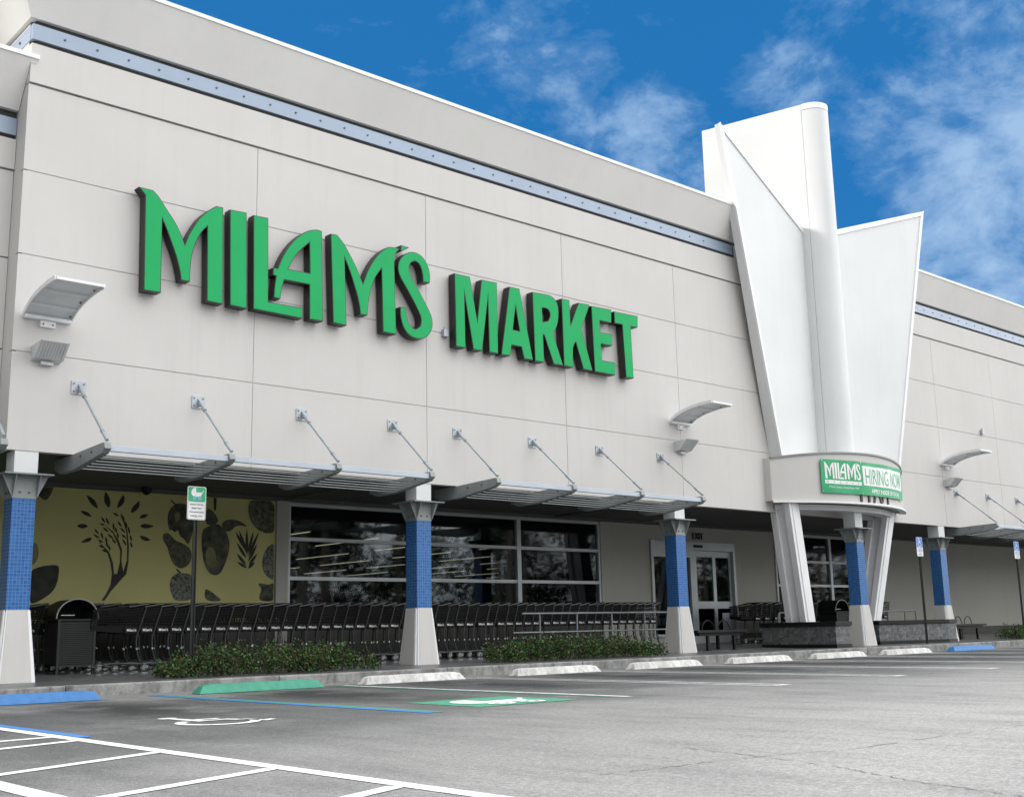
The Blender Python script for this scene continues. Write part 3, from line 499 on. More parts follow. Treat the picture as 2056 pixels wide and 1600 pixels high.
# dim shop floor behind the glass
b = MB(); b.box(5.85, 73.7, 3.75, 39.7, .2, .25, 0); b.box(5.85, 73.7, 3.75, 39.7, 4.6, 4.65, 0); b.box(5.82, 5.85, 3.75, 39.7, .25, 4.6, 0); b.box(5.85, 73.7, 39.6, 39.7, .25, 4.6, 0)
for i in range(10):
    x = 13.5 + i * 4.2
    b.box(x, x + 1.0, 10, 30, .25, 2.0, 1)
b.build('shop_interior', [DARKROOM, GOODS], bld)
def window(x0, x1, z0, z1, mull, trans):
    b = MB(); y0, y1 = 3.46, 3.58
    b.box(x0 + .003, x0 + .07, y0, y1, z0 + .003, z1 - .003); b.box(x1 - .07, x1 - .003, y0, y1, z0 + .003, z1 - .003); b.box(x0 + .07, x1 - .07, y0, y1, z1 - .06, z1 - .003); b.box(x0 + .07, x1 - .07, y0, y1, z0 + .003, z0 + .07)
    for m in mull: b.box(m - .06, m + .06, y0 - .01, y1, z0 + .07, z1 - .06)
    e = [x0 + .07] + [q for m in mull for q in (m - .06, m + .06)] + [x1 - .07]
    for t in trans:
        for i in range(0, len(e), 2): b.box(e[i], e[i + 1], y0 + .005, y1 - .01, t - .035, t + .035)
    f = b.build('window', ALU, bld)
    g = MB(); g.box(x0 + .02, x1 - .02, 3.515, 3.525, z0 + .02, z1 - .02); g.build('pane', GLASS, f)
    return f
window(12.2, 21.13, 1.08, 3.315, (15.25, 18.4), (2.60, 1.82))
window(28.4, 33.8, .7, 3.31, (31.2,), (2.52, 1.82))
# sliding entrance
b = MB(); y0, y1 = 3.44, 3.6
b.box(23.003, 23.09, y0, y1, .45, 2.947); b.box(24.55, 24.72, y0, y1, .24, 2.947); b.box(26.41, 26.497, y0, y1, .24, 2.947); b.box(23.09, 24.55, y0, y1, 2.52, 2.947); b.box(24.72, 26.41, y0, y1, 2.72, 2.947); b.box(23.09, 24.55, y0, y1, .452, .52)
b.box(24.72, 25.05, y0 - .05, y0, 2.79, 2.86, 1)
ent = b.build('entrance', [ALU, BLACK], bld)
b = MB(); b.box(23.08, 24.56, 3.515, 3.525, .5, 2.53); b.build('sidelight', GLASS, ent)
def leaf(x0, x1, y, notice):
    b = MB()
    b.box(x0, x0 + .09, y, y + .05, .26, 2.71); b.box(x1 - .09, x1, y, y + .05, .26, 2.71)
    for z0, z1 in ((.26, .48), (1.17, 1.36), (2.55, 2.71)): b.box(x0 + .09, x1 - .09, y, y + .05, z0, z1)
    b.box(x0 + .08, x1 - .08, y + .02, y + .03, .47, 2.56, 1)
    if notice: b.box(x0 + .3, x1 - .1, y + .012, y + .018, .5, 1.05, 2)
    b.build('door_leaf', [ALU, GLASS, STEEL], ent)
leaf(24.73, 25.60, 3.46, False); leaf(25.63, 26.40, 3.53, True)

# columns
def column(x, y, zf):
    """x, y: front-left corner of the tiled shaft"""
    w = .35; root = bpy.data.objects.new('column', None); COL.objects.link(root); root.parent = bld; root.location = (x, y, 0)
    b = MB(); b.box(.012, w - .012, .012, w - .012, 1.12, 2.705); b.build('tile_shaft', TILE, root)
    z0, z1, f = .10, 1.14, .10
    b = MB(); k = .035
    k = .055; b.loft([(-f + k, -f + k, z0), (w + f - k, -f + k, z0), (w + f - k, w + f - k, z0), (-f + k, w + f - k, z0)], [(k, k, z1), (w - k, k, z1), (w - k, w - k, z1), (k, w - k, z1)], 2)
    def panel(P):                                                     # P(u, s, d): u along the face, s height, d outwards
        c = .04
        def q(u0, u1, d0, d1, mi):
            A = [P(u0, 0, d0), P(u1, 0, d0), P(u1, 0, d1), P(u0, 0, d1)]; B = [P(u0, 1, d0), P(u1, 1, d0), P(u1, 1, d1), P(u0, 1, d1)]
            b.loft(A, B, mi)
        q(.115, .885, -.05, .012, 0); q(.06, .115, -.05, .004, 1); q(.885, .94, -.05, .004, 1)
    lerp = lambda a, c, t: a + (c - a) * t
    def face(sx):
        def Pf(u, s, d):
            lo, hi = lerp(-f, 0, s), lerp(w + f, w, s); e = lerp(-f, 0, s)
            uu = lerp(lo, hi, u); z = lerp(z0, z1, s)
            return {0: (uu, e - d, z), 1: (e - d, uu, z), 2: (uu, w - e + d, z), 3: (w - e + d, uu, z)}[sx]
        return Pf
    for i in range(4): panel(face(i))
    b.build('base', [STUCCO, WHITE_TRIM, GAP], root)
    b = MB(); b.box(.004, w - .004, .004, w - .004, 2.706, 3.03)
    e = .15; t = .012
    for cx_, sgx in ((0, -1), (w, 1)):
        for cy_, sgy in ((0, -1), (w, 1)):
            xi = cx_ if sgx > 0 else cx_; 
            # pairs of triangular gussets at each corner
            xa = cx_ - (t if sgx > 0 else 0); ya = cy_ - (t if sgy > 0 else 0)
            b.loft([(xa, cy_, 2.72), (xa, cy_, 3.03), (xa, cy_ + sgy * e, 3.03)], [(xa + t, cy_, 2.72), (xa + t, cy_, 3.03), (xa + t, cy_ + sgy * e, 3.03)])
            b.loft([(cx_, ya, 2.72), (cx_, ya, 3.03), (cx_ + sgx * e, ya, 3.03)], [(cx_, ya + t, 2.72), (cx_, ya + t, 3.03), (cx_ + sgx * e, ya + t, 3.03)])
    b.box(-.17, w + .17, -.17, w + .17, 3.031, 3.052)
    for u in (.11, .24):
        b.cyl((u, .004, 2.79), (u, -.012, 2.79), .014, 8, 1); b.cyl((.004, u, 2.79), (-.012, u, 2.79), .014, 8, 1)
    b.build('capital', [STEEL_D, BOLT], root)
    b = MB(); b.box(.008, w - .008, .008, w - .008, 3.053, zf); b.build('stub', WHITE, root)
    return root
for x in (5.665, 12.81, 19.975, 31.50, 38.7, 45.9): column(x, .004, ZB - .002)
column(-1.5, .434, ZB - .002)
column(26.08, -.70, 3.575)

# strip lights hanging inside
b = MB(); b.box(-.022, .022, -1.9, 1.9, 0, .02, 0); b.box(-.05, .05, -1.95, 1.95, .021, .06, 1)
lamp = None
for i in range(12):
    for j in range(4):
        loc = (19.0 + i * 3.3, 15.5 + j * 5.6 + (i % 3) * 1.1, 3.75)
        if lamp is None:
            lamp = b.build('strip_light', [TUBE, STEEL_D], loc=loc); tag(lamp, 'lit yellowish strip light hanging in the dark shop, seen through the glass', 'ceiling light', 'strip lights inside the shop')
        else:
            d = lamp.copy(); COL.objects.link(d); d.location = loc

# ------------------------------------------------------------------ entrance tower
tw = thing('entrance_tower', 'tall white winged art deco entrance tower with a rounded central fin', 'tower', (26.3, -.3, 0))
def tbuild(b, name, mats, par=None, **k):
    o = b.build(name, mats, par or tw, **k)
    if (par or tw) is tw: o.matrix_parent_inverse = Matrix.Translation((-26.3, .3, 0))
    return o
def wing(OB, OT, IT, IB, sgn):
    b = MB(); F = [Vector(p) for p in (OB, OT, IT, IB)]; Bk = [Vector((p.x, p.y + t, p.z)) for p, t in zip(F, (.33, .16, .2, .2))]
    b.add(F + Bk, [(0, 1, 2, 3), (1, 5, 6, 2)], 0); b.add(F + Bk, [(0, 4, 5, 1)], 1); b.add(F + Bk, [(4, 7, 6, 5), (3, 2, 6, 7), (0, 3, 7, 4)], 0)
    o = tbuild(b, 'wing', [WHITE, WHITE])
    def bl(s, t, d): # s outer->inner, t bottom->top
        p = (F[0] * (1 - t) + F[1] * t) * (1 - s) + (F[3] * (1 - t) + F[2] * t) * s
        return (p.x, p.y - d, p.z)
    b = MB()
    def st(s0, s1, t0, t1, d0=-.02, d1=.035): b.loft([bl(s0[0], t0[0], d0), bl(s1[0], t1[0], d0), bl(s1[1], t1[1], d0), bl(s0[1], t0[1], d0)], [bl(s0[0], t0[0], d1), bl(s1[0], t1[0], d1), bl(s1[1], t1[1], d1), bl(s0[1], t0[1], d1)])
    w0, w1 = .035, .024
    b.loft([bl(-.002, 0, -.02), bl(w0, 0, -.02), bl(w1, .985, -.02), bl(-.002, 1.001, -.02)], [bl(-.002, 0, .035), bl(w0, 0, .035), bl(w1, .985, .035), bl(-.002, 1.001, .035)])
    b.loft([bl(w1 + .001, .984, -.02), bl(.998, .978, -.02), bl(.998, 1.001, -.02), bl(w1 + .001, 1.001, -.02)], [bl(w1 + .001, .984, .035), bl(.998, .978, .035), bl(.998, 1.001, .035), bl(w1 + .001, 1.001, .035)])
    f = b.build('wing_frame', WHITE_TRIM, o)
wing((23.74, -.3, 4.4), (21.64, -.6, 12.72), (25.66, -.06, 11.05), (25.66, -.06, 4.4), -1)
wing((28.90, -.35, 4.4), (31.16, -.6, 12.62), (26.52, -.06, 11.1), (26.52, -.06, 4.4), 1)
b = MB(); b.box(25.69, 26.51, -.303, -.27, 4.4, 14.48, 1); b.loft([(25.65, -.290, 4.4), (25.65, -.290, 14.50), (25.65, 3.1, 14.92), (25.65, 3.1, 4.4)], [(26.55, -.290, 4.4), (26.55, -.290, 14.50), (26.55, 3.1, 14.92), (26.55, 3.1, 4.4)])
fin = tbuild(b, 'fin', [WHITE, GAP])
b = MB(); n = 28
arcp = [(26.1 - .45 * math.cos(math.pi * i / n), -.302 - .45 * math.sin(math.pi * i / n)) for i in range(n + 1)]
b.loft([(p[0], p[1], 4.4) for p in arcp], [(p[0], p[1], 14.32) for p in arcp])
tbuild(b, 'nose', WHITE, smooth=50)
arcp = [(26.1 - .455 * math.cos(math.pi * i / n), -.302 - .455 * math.sin(math.pi * i / n)) for i in range(n + 1)]
b = MB(); b.loft([(p[0], p[1], 14.335) for p in arcp], [(p[0], p[1], 14.50) for p in arcp]); tbuild(b, 'nose_cap', WHITE_TRIM, smooth=50)
# curved fascia drum
DX, DR, DY = 26.32, 5.117, 3.967
TH = math.asin(2.97 / DR)
def dp(th, r, z): return (DX + r * math.sin(th), DY - r * math.cos(th), z)
b = MB(); n = 56; ths = [-TH + 2 * TH * i / n for i in range(n + 1)]
def ztop(th): return 4.66 + .2 * (1 - (th / TH) ** 2)
vs = [dp(t, DR, 3.63) for t in ths] + [dp(t, DR, ztop(t)) for t in ths] + [(dp(t, DR, 0)[0], .05, ztop(t) + .02) for t in ths]; m = n + 1
b.add(vs, [(i, i + 1, m + i + 1, m + i) for i in range(n)] + [(m + i, m + i + 1, 2 * m + i + 1, 2 * m + i) for i in range(n)])
for t in (-TH, TH): x_, y_, _ = dp(t, DR, 0); b.add([(x_, y_, 3.63), (x_, .0, 3.63), (x_, .0, 4.68), (x_, y_, 4.66)], [(0, 1, 2, 3)])
tbuild(b, 'curved_fascia', STUCCO, smooth=30)
b = MB(); sq = []
vs = []
for t in ths: vs += [dp(t, DR + .035, ztop(t) - .012), dp(t, DR + .035, ztop(t) + .03), dp(t, DR - .06, ztop(t) + .03), dp(t, DR - .06, ztop(t) - .012)]
b.add(vs, [(4 * i + k, 4 * i + (k + 1) % 4, 4 * i + 4 + (k + 1) % 4, 4 * i + 4 + k) for i in range(n) for k in range(4)])
tbuild(b, 'fascia_coping', STEEL_D, smooth=30)
b = MB(); vs = []
for t in ths: vs += [dp(t, DR + .06, 3.585), dp(t, DR + .06, 3.628), dp(t, DR - .1, 3.628), dp(t, DR - .1, 3.585)]
b.add(vs, [(4 * i + k, 4 * i + (k + 1) % 4, 4 * i + 4 + (k + 1) % 4, 4 * i + 4 + k) for i in range(n) for k in range(4)])
tbuild(b, 'fascia_lip', WHITE_TRIM, smooth=30)
b = MB(); ring_ = [dp(t, DR - .05, 3.605) for t in ths]; b.add(ring_ + [(p[0], p[1], 3.63) for p in ring_], [tuple(range(m)), tuple(range(m, 2 * m))]); tbuild(b, 'drum_soffit', plain('drum_soffit_paint', (.30, .30, .26), .9))
b = MB(); vs = []; t2 = [t * .95 for t in ths]
for t in t2: vs += [dp(t, DR - .30, 3.45), dp(t, DR - .30, 3.58), dp(t, DR - .62, 3.58), dp(t, DR - .62, 3.45)]
b.add(vs, [(4 * i + k, 4 * i + (k + 1) % 4, 4 * i + 4 + (k + 1) % 4, 4 * i + 4 + k) for i in range(n) for k in range(4)])
tbuild(b, 'ring_beam', WHITE, smooth=30)
def leg(xt, xb, w, yt, yb, zt=3.58, zb=.75, d=.58):
    b = MB()
    def seg(a0, a1, y0, y1): b.loft([(xb + a0, yb + y0, zb), (xb + a1, yb + y0, zb), (xb + a1, yb + y1, zb), (xb + a0, yb + y1, zb)], [(xt + a0, yt + y0, zt), (xt + a1, yt + y0, zt), (xt + a1, yt + y1, zt), (xt + a0, yt + y1, zt)])
    seg(0, w, 0, .17); seg(.055, w - .055, .17, d - .17); seg(0, w, d - .17, d); seg(.09, w - .09, -.02, 0)
    return tbuild(b, 'leg', WHITE_TRIM, bevel=.006)
leg(23.70, 24.10, .40, -.42, -.40); leg(28.18, 27.36, .36, -.40, -.22)

# street number, half hidden under the banner
b = MB()
def dmap(u, v, w, r=DR, th0=0.0): return dp(th0 + u / DR, r + w, v)
num = thing('street_number', 'black street number figures half hidden under the hiring banner', 'number', (26.4, -1.16, 3.66))
for i, ch in enumerate('11701'):
    b = MB(); b.text(ch, .44, lambda u, v, w, i=i: dmap(u, v + 3.665, w, DR + .018, -.118 + i * .061), .03, 0, True, 1.0, .012)
    o = b.build('figure', SIGN_CAN, num); o.matrix_parent_inverse = Matrix.Translation((-26.4, 1.16, -3.66))

# ------------------------------------------------------------------ lettering on the facade
def wall_sign(name, label, word, x0):
    t = thing(name, label, 'sign', (x0, -.04, 6.0))
    names = {"'": 'apostrophe'}
    for ch, loops in word:
        b = MB(); b.poly(loops, .18, lambda u, v, w: (u - x0, -.13 + w + .04, v - 6.0))
        o = b.build(names.get(ch, 'letter'), SIGN_CAN, t)
        o['label'] = 'raised green apostrophe with black sides' if ch == "'" else 'raised green letter %s with black sides' % ch
        vs, fs = outline(loops, .006, -.014)
        f = MB(); f.add([(p[0] - x0, -.183 + p[2], p[1] - 6.0) for p in vs], fs); f.build('letter_face', SIGN_GREEN, o)
    return t
wall_sign('wall_sign', "raised green MILAM'S lettering with black sides on the beige wall", WORD_A, 7.3)
wall_sign('wall_sign', 'raised green MARKET lettering with black sides beside the tower', WORD_B, 13.6)
# hiring banner
ban = thing('banner', 'green and white hiring banner tied to the curved fascia over the entrance', 'banner', (26.3, -1.2, 4.24))
T0, T1, BZ0, BZ1 = R(-20.9), R(21.0), 3.835, 4.66
def wav(u, v): return .009 * math.sin(u * 5.1 + v * 2) + .004 * math.sin(u * 11 - v * 5)
def bmap(off, sag=True):
    def fn(u, v, w):                                                  # u: metres from the banner's left edge, v: height above its bottom
        th = T0 + u / DR; L = (T1 - T0) * DR
        return dp(th, DR + .05 + wav(u, v) + off + w, BZ0 + v - .015 * math.sin(math.pi * u / L))
    return fn
L = (T1 - T0) * DR; H = BZ1 - BZ0
b = MB(); nx, ny = 60, 10; f = bmap(0); g = bmap(-.004)
vs = [f(L * i / nx, H * j / ny, 0) for j in range(ny + 1) for i in range(nx + 1)]; vs += [g(L * i / nx, H * j / ny, 0) for j in range(ny + 1) for i in range(nx + 1)]
q = nx + 1; o2 = q * (ny + 1)
b.add(vs, [(j * q + i, j * q + i + 1, (j + 1) * q + i + 1, (j + 1) * q + i) for j in range(ny) for i in range(nx)] + [(o2 + j * q + i, o2 + (j + 1) * q + i, o2 + (j + 1) * q + i + 1, o2 + j * q + i + 1) for j in range(ny) for i in range(nx)])
pm = Matrix.Translation((-26.3, 1.2, -4.24))
o = b.build('sheet', BANNER, ban, smooth=40); o.matrix_parent_inverse = pm
class BMB(MB):                                                        # print that follows the curved sheet: cut into narrow strips first
    def cut(s, vs, fs, fn, mi):
        bm = bmesh.new(); V = [bm.verts.new(p) for p in vs]
        for q_ in fs:
            try: bm.faces.new([V[i] for i in q_])
            except ValueError: pass
        u0 = min(p[0] for p in vs); u1 = max(p[0] for p in vs); k = math.floor(u0 / .05) + 1
        while k * .05 < u1:
            bmesh.ops.bisect_plane(bm, geom=bm.verts[:] + bm.edges[:] + bm.faces[:], plane_co=(k * .05, 0, 0), plane_no=(1, 0, 0)); k += 1
        for k in range(1, 14): bmesh.ops.bisect_plane(bm, geom=bm.verts[:] + bm.edges[:] + bm.faces[:], plane_co=(0, k * .06, 0), plane_no=(0, 1, 0))
        bm.verts.index_update(); s.add([fn(*v.co) for v in bm.verts], [[v.index for v in fc.verts] for fc in bm.faces], mi); bm.free()
    def poly(s, loops, thick, fn, mi=0): vs, fs = outline(loops, thick); s.cut(vs, fs, fn, mi)
    def text(s, body, size, fn, thick=0.0, mi=0, cx=True, sx=1.0, bold=0.0):
        vs, fs, w = text_mesh(body, size, thick, sx, bold); s.cut([(p[0] - (w / 2 if cx else 0), p[1], p[2]) for p in vs], fs, fn, mi)
b = BMB(); f = bmap(.004)
ax0, ax1, az0, az1 = 7.23, 13.04, 5.95, 7.72
for ch, loops in WORD_A:
    LL = [[(.09 + (p[0] - ax0) / (ax1 - ax0) * 1.20, .335 + (p[1] - az0) / (az1 - az0) * .43) for p in lp] for lp in loops]
    b.poly(LL, 0, f)
def rect(b, u0, u1, v0, v1, f, mi, n=24):
    n = 50; b.add([f(u0 + (u1 - u0) * i / n, v0 + (v1 - v0) * j / 8, 0) for j in range(9) for i in range(n + 1)], [(j * (n + 1) + i, j * (n + 1) + i + 1, (j + 1) * (n + 1) + i + 1, (j + 1) * (n + 1) + i) for j in range(8) for i in range(n)], mi)
rect(b, .10, 1.30, .225, .315, f, 0)
b.text("Milam's Family Owned Since 1984", .075, lambda u, v, w: f(.70 + u, .125 + v, w), 0, 0, True, .95)
rect(b, 1.37, L - .1, .24, .73, f, 0)
b.text('APPLY INSIDE OR ONLINE', .145, lambda u, v, w: f(1.40 + u + (L - 1.5) / 2, .065 + v, w), 0, 0, True, .98, .003)
o = b.build('white_print', LETTER_WHITE, ban); o.matrix_parent_inverse = pm
b = BMB(); f2 = bmap(.008)
hw = text_mesh('HIRING NOW', .56)[2]; b.text('HIRING NOW', .56, lambda u, v, w: f2(1.37 + u + (L - 1.47) / 2, .285 + v, w), 0, 0, True, (L - 1.6) / hw, .0)
for i, ch in enumerate('MARKET'): b.text(ch, .075, lambda u, v, w, i=i: f2(.17 + i * .205 + u, .243 + v, w), 0, 0, True)
o = b.build('green_print', SIGN_GRN, ban); o.matrix_parent_inverse = pm
b = MB()
for u in (.03, 1.3, 2.6, L - .03):
    for v in (.03, H - .03): p = f2(u, v, 0); b.cyl(p, (p[0], p[1] - .012, p[2]), .012, 8)
o = b.build('grommets', CHROME, ban); o.matrix_parent_inverse = pm
# EXIT lettering over the doors
b = MB(); b.text('EXIT', .25, XZ(3.475, 24.95, 3.02), .04, 0, True, .9)
tag(b.build('door_lettering', LETTER_DARK), 'dark raised EXIT lettering above the sliding doors', 'lettering')

# ------------------------------------------------------------------ mural
b = MB(); kinds = {'sunleaf': 0, 'trunk': 0, 'treeleaf': 0, 'stem': 0, 'avocado': 0, 'fruit': 1, 'mango': 1, 'pineleaf': 0, 'banana': 1, 'pear': 2, 'papaya': 2, 'litchi': 3, 'berry': 1, 'orange': 4, 'grapefruit': 3, 'peach': 5}
b.box(-13, 11.925, 3.475, 3.499, .985, ZB - .055, 0)
def rounded(lp, k):
    if len(lp) == 4 and k in ('sunleaf', 'treeleaf', 'pineleaf'):
        out = []
        for a, c, e in ((lp[0], lp[1], lp[2]), (lp[2], lp[3], lp[0])):
            m = ((a[0] + e[0]) / 2, (a[1] + e[1]) / 2); c = (m[0] + (c[0] - m[0]) * 1.75, m[1] + (c[1] - m[1]) * 1.75)
            for i in range(6): t = i / 6; out.append(tuple((1 - t) ** 2 * a[j] + 2 * t * (1 - t) * c[j] + t * t * e[j] for j in (0, 1)))
        return out
    if k in ('stem', 'trunk'): return lp
    for _ in range(2):
        lp = [tuple(p[j] * (1 - f) + q[j] * f for j in (0, 1)) for p, q in zip(lp, lp[1:] + lp[:1]) for f in (.25, .75)]
    return lp
for k, L_ in MURAL_SHAPES.items():
    for i, lp in enumerate(L_):
        lp = [(min(x, 11.9), min(max(z, .99), ZB - .06)) for x, z in rounded(lp, k)]
        b.poly([lp], .004, XZ(3.471 - .0007 * (i % 3) - (.002 if k in ('stem', 'pear', 'pineleaf') else 0), 0, 0), 1 + kinds[k])
for pts in ([(10.427, 2.262), (10.497, 2.401), (10.625, 2.336), (10.669, 2.131), (10.586, 1.97), (10.471, 2.036)], [(9.765, 2.964), (9.883, 3.038), (9.912, 2.903), (9.82, 2.786)]):
    b.poly([rounded(pts, 'x')], .002, XZ(3.466, 0, 0), 6)
tag(b.build('mural', [MURAL_BG] + [MURAL[k] for k in ('black', 'dark_green', 'pear', 'speckled', 'slice', 'faded')]), 'yellow painted mural of a leafy tree and dark fruit on the walkway wall', 'mural')

# ------------------------------------------------------------------ sunshade canopies
def canopy(xs, yw, label):
    x0 = xs[0]; t = thing('sunshade_canopy', label, 'canopy', (x0, yw, 3.3), 0, 'sunshade canopies along the front')
    for x in xs:
        u = x - x0
        b = MB(); prof = [(.65, .08), (.65, -.08), (.45, -.15), (-.1, -.15), (-1.1, -.035), (-1.2, .03), (-1.17, .115), (-1.1, .12), (-.06, .085)]
        b.loft([(u - .05, p[0], p[1]) for p in prof], [(u + .05, p[0], p[1]) for p in prof])
        for yy, zz in ((-.35, .02), (-.75, .03)): b.cyl((u - .05, yy, zz), (u - .062, yy, zz), .02, 8, 1)
        b.build('bracket', [STEEL_D, BOLT], t, bevel=.006)
        b = MB(); a = Vector((u, -.07, 1.07)); e = Vector((u, -1.15, .15)); d = (e - a).normalized()
        b.box(u - .11, u + .11, -.016, -.001, .99, 1.19)
        b.loft([(u - .014, -.016, 1.02), (u - .014, -.016, 1.15), (u - .014, -.12, 1.06), (u - .014, -.1, 1.0)], [(u + .014, -.016, 1.02), (u + .014, -.016, 1.15), (u + .014, -.12, 1.06), (u + .014, -.1, 1.0)])
        b.cyl(a, a + d * .22, .026, 8); b.cyl(a + d * .2, e - d * .2, .019, 8); b.cyl(e - d * .22, e, .026, 8); b.cyl(a + d * .2, a + d * .24, .032, 8); b.cyl(e - d * .26, e - d * .22, .032, 8)
        for s_ in (-.075, .075):
            for z in (1.03, 1.15): b.cyl((u + s_, -.016, z), (u + s_, -.026, z), .012, 6, 1)
        b.build('hanger_rod', [STEEL, BOLT], t, smooth=40)
    b = MB(); u1 = xs[-1] - x0
    for i in range(len(xs) - 1):
        a, c = xs[i] - x0 + .052, xs[i + 1] - x0 - .052
        for k in range(6): y = -.98 + k * .17; z = -.05 - k * .017; b.box(a, c, y, y + .045, z, z + .014)
    b.build('louvre_blades', STEEL_D, t)
    b = MB()
    for i in range(len(xs) - 1): b.box(xs[i] - x0 + .052, xs[i + 1] - x0 - .052, -1.15, -1.08, .0, .085)
    b.build('front_rail', RAIL, t, bevel=.004)
    return t
canopy((6.53, 8.46, 10.37, 12.27), 0, 'grey louvred canopy on four rods between the mural and second column, left of MARKET')
canopy((13.78, 15.71, 17.63, 19.56), 0, 'grey louvred canopy on four rods under the MARKET lettering')
canopy((32.7, 34.63, 36.56, 38.5), 0, 'grey louvred canopy on rods right of the white tower')
canopy((-.55, 1.4, 3.33, 5.27), .43, 'grey canopy on the lower wall, only its bracket end at the left edge')

# ------------------------------------------------------------------ wall lights
def wall_light(x, z, label):
    t = thing('wall_light', label, 'light', (x, 0, z), 0, 'curved reflector lights on the wall')
    prof = [(-.03, .0), (-.12, .065), (-.27, .14), (-.48, .20), (-.72, .24), (-.98, .265), (-1.25, .27)]; w = .68
    b = MB()
    for (y0, z0), (y1, z1) in zip(prof, prof[1:]):
        b.add([(0, y0, z0), (w, y0, z0), (w, y1, z1), (0, y1, z1), (0, y0, z0 + .018), (w, y0, z0 + .018), (w, y1, z1 + .018), (0, y1, z1 + .018)], [(0, 1, 2, 3), (4, 7, 6, 5), (0, 3, 7, 4), (1, 5, 6, 2)])
    b.build('reflector', plain('reflector_paint', (.62, .64, .66), .4, .1), t, smooth=50)
    b = MB()
    for x0 in (-.02, w):
        for (y0, z0), (y1, z1) in zip(prof, prof[1:]): b.loft([(x0, y0, z0 - .035), (x0 + .02, y0, z0 - .035), (x0 + .02, y0, z0 + .03), (x0, y0, z0 + .03)], [(x0, y1, z1 - .035), (x0 + .02, y1, z1 - .035), (x0 + .02, y1, z1 + .03), (x0, y1, z1 + .03)])
    for i in (2, 4): y0, z0 = prof[i]; b.box(.001, w - .001, y0 - .012, y0 + .012, z0 - .03, z0 + .002)
    b.box(.001, w - .001, -1.27, -1.25, .245, .285); b.box(.001, w - .001, -.1, -.001, -.04, .01)
    for i in (1, 3, 5): y0, z0 = prof[i]; b.cyl((w - .03, y0, z0 - .004), (w - .03, y0, z0 - .02), .014, 6, 1)
    b.build('rim', [WHITE_TRIM, BOLT], t)
    b = MB(); b.box(.24, .46, -.06, -.002, -.14, -.045)
    for q_ in (.28, .42): b.cyl((q_, -.06, -.1), (q_, -.07, -.1), .013, 6, 1)
    b.build('bracket', [WHITE_TRIM, BOLT], t)
    b = MB(); tri = [(-.002, -.44), (-.38, -.42), (-.16, -.63), (-.002, -.66)]
    b.loft([(.15, p[0], p[1]) for p in tri], [(.57, p[0], p[1]) for p in tri])
    for k in range(9): u = .18 + k * .043; b.loft([(u, -.375, -.42), (u, -.395, -.43), (u, -.17, -.645), (u, -.155, -.63)], [(u + .014, -.375, -.42), (u + .014, -.395, -.43), (u + .014, -.17, -.645), (u + .014, -.155, -.63)])
    b.box(.27, .45, -.09, -.002, -.71, -.66, 0)
    b.build('lamp_housing', plain('lamp_paint', (.60, .61, .62), .5), t)
    return t
wall_light(5.66, 5.37, "white curved wall light left of the MILAM'S lettering, with a ribbed lamp below")
wall_light(19.92, 5.24, 'white curved wall light between the MARKET lettering and the tower')
wall_light(31.93, 5.20, 'small curved wall light on the wall right of the tower')
def jbox(x, z, label):
    b = MB(); b.box(x, x + .12, -.09, -.002, z, z + .14); b.cyl((x + .06, -.045, z + .14), (x + .06, -.045, z + .2), .02, 8)
    tag(b.build('junction_box', STEEL, bevel=.006), label, 'electrical box')
jbox(13.42, 6.22, 'small grey electrical box left of the MARKET lettering'); jbox(34.58, 6.33, 'small grey electrical box on the wall right of the tower')
b = MB(); b.cyl((9.1, 3.2, ZB + .012), (9.1, 3.2, ZB - .06), .09, 14); b.tube([(9.1, 3.2, ZB - .06), (9.1, 3.2, ZB - .1), (9.1, 3.2, ZB - .13)], [.08, .06, .02], 14)
tag(b.build('security_camera', BLACK, smooth=40), 'small dark dome camera on the walkway ceiling above the mural', 'camera')

# ------------------------------------------------------------------ wheel stops
def wheel_stop(x0, x1, m, label, y=-2.83, group='wheel stops along the kerb', rot=0):
    l = x1 - x0; b = MB()
    A = [(0, -.11, 0), (0, .11, 0), (.0, .075, .135), (.0, -.075, .135)]; n = 10
    sec = []
    for i in range(n + 1):
        e = 1 if 0 < i < n else 0
        x = l * i / n
        if i == 0: sec.append([(x, -.12, .003), (x, .12, .003), (x + .07, .06, .10), (x + .07, -.06, .10)])
        elif i == n: sec.append([(x, -.12, .003), (x, .12, .003), (x - .07, .06, .10), (x - .07, -.06, .10)])
        else: sec.append([(x, -.12, .003), (x, .12, .003), (x, .065, .118), (x, -.065, .118)])
    for a, c in zip(sec, sec[1:]):
        b.add(a + c, [(0, 1, 5, 4), (1, 2, 6, 5), (2, 3, 7, 6), (3, 0, 4, 7)])
    b.add(sec[0], [(0, 1, 2, 3)]); b.add(sec[-1], [(0, 3, 2, 1)])
    bm_loc = (x0, y, 0)
    o = b.build('wheel_stop', m, loc=bm_loc, rotz=rot, bevel=.008); bpy_remove_doubles(o)
    return tag(o, label, 'wheel stop', group)
def bpy_remove_doubles(o):
    bm = bmesh.new(); bm.from_mesh(o.data); bmesh.ops.remove_doubles(bm, verts=bm.verts, dist=.0005); bmesh.ops.recalc_face_normals(bm, faces=bm.faces); bm.to_mesh(o.data); bm.free()
wheel_stop(4.02, 5.88, BLUE_PAINT, 'blue wheel stop in front of the leftmost tiled column')
wheel_stop(7.14, 9.0, GREEN_PAINT, 'green wheel stop in front of the nearest hedge')
wheel_stop(9.68, 11.52, STOP_WHITE, 'white wheel stop beside the green one, nearest of the white ones', rot=R(.6))
wheel_stop(12.55, 14.42, STOP_WHITE, 'stained white wheel stop just right of the second column, with a dark chip', rot=R(-.7))
wheel_stop(15.25, 17.12, STOP_WHITE, 'white wheel stop in front of the right end of the second hedge', rot=R(.5))
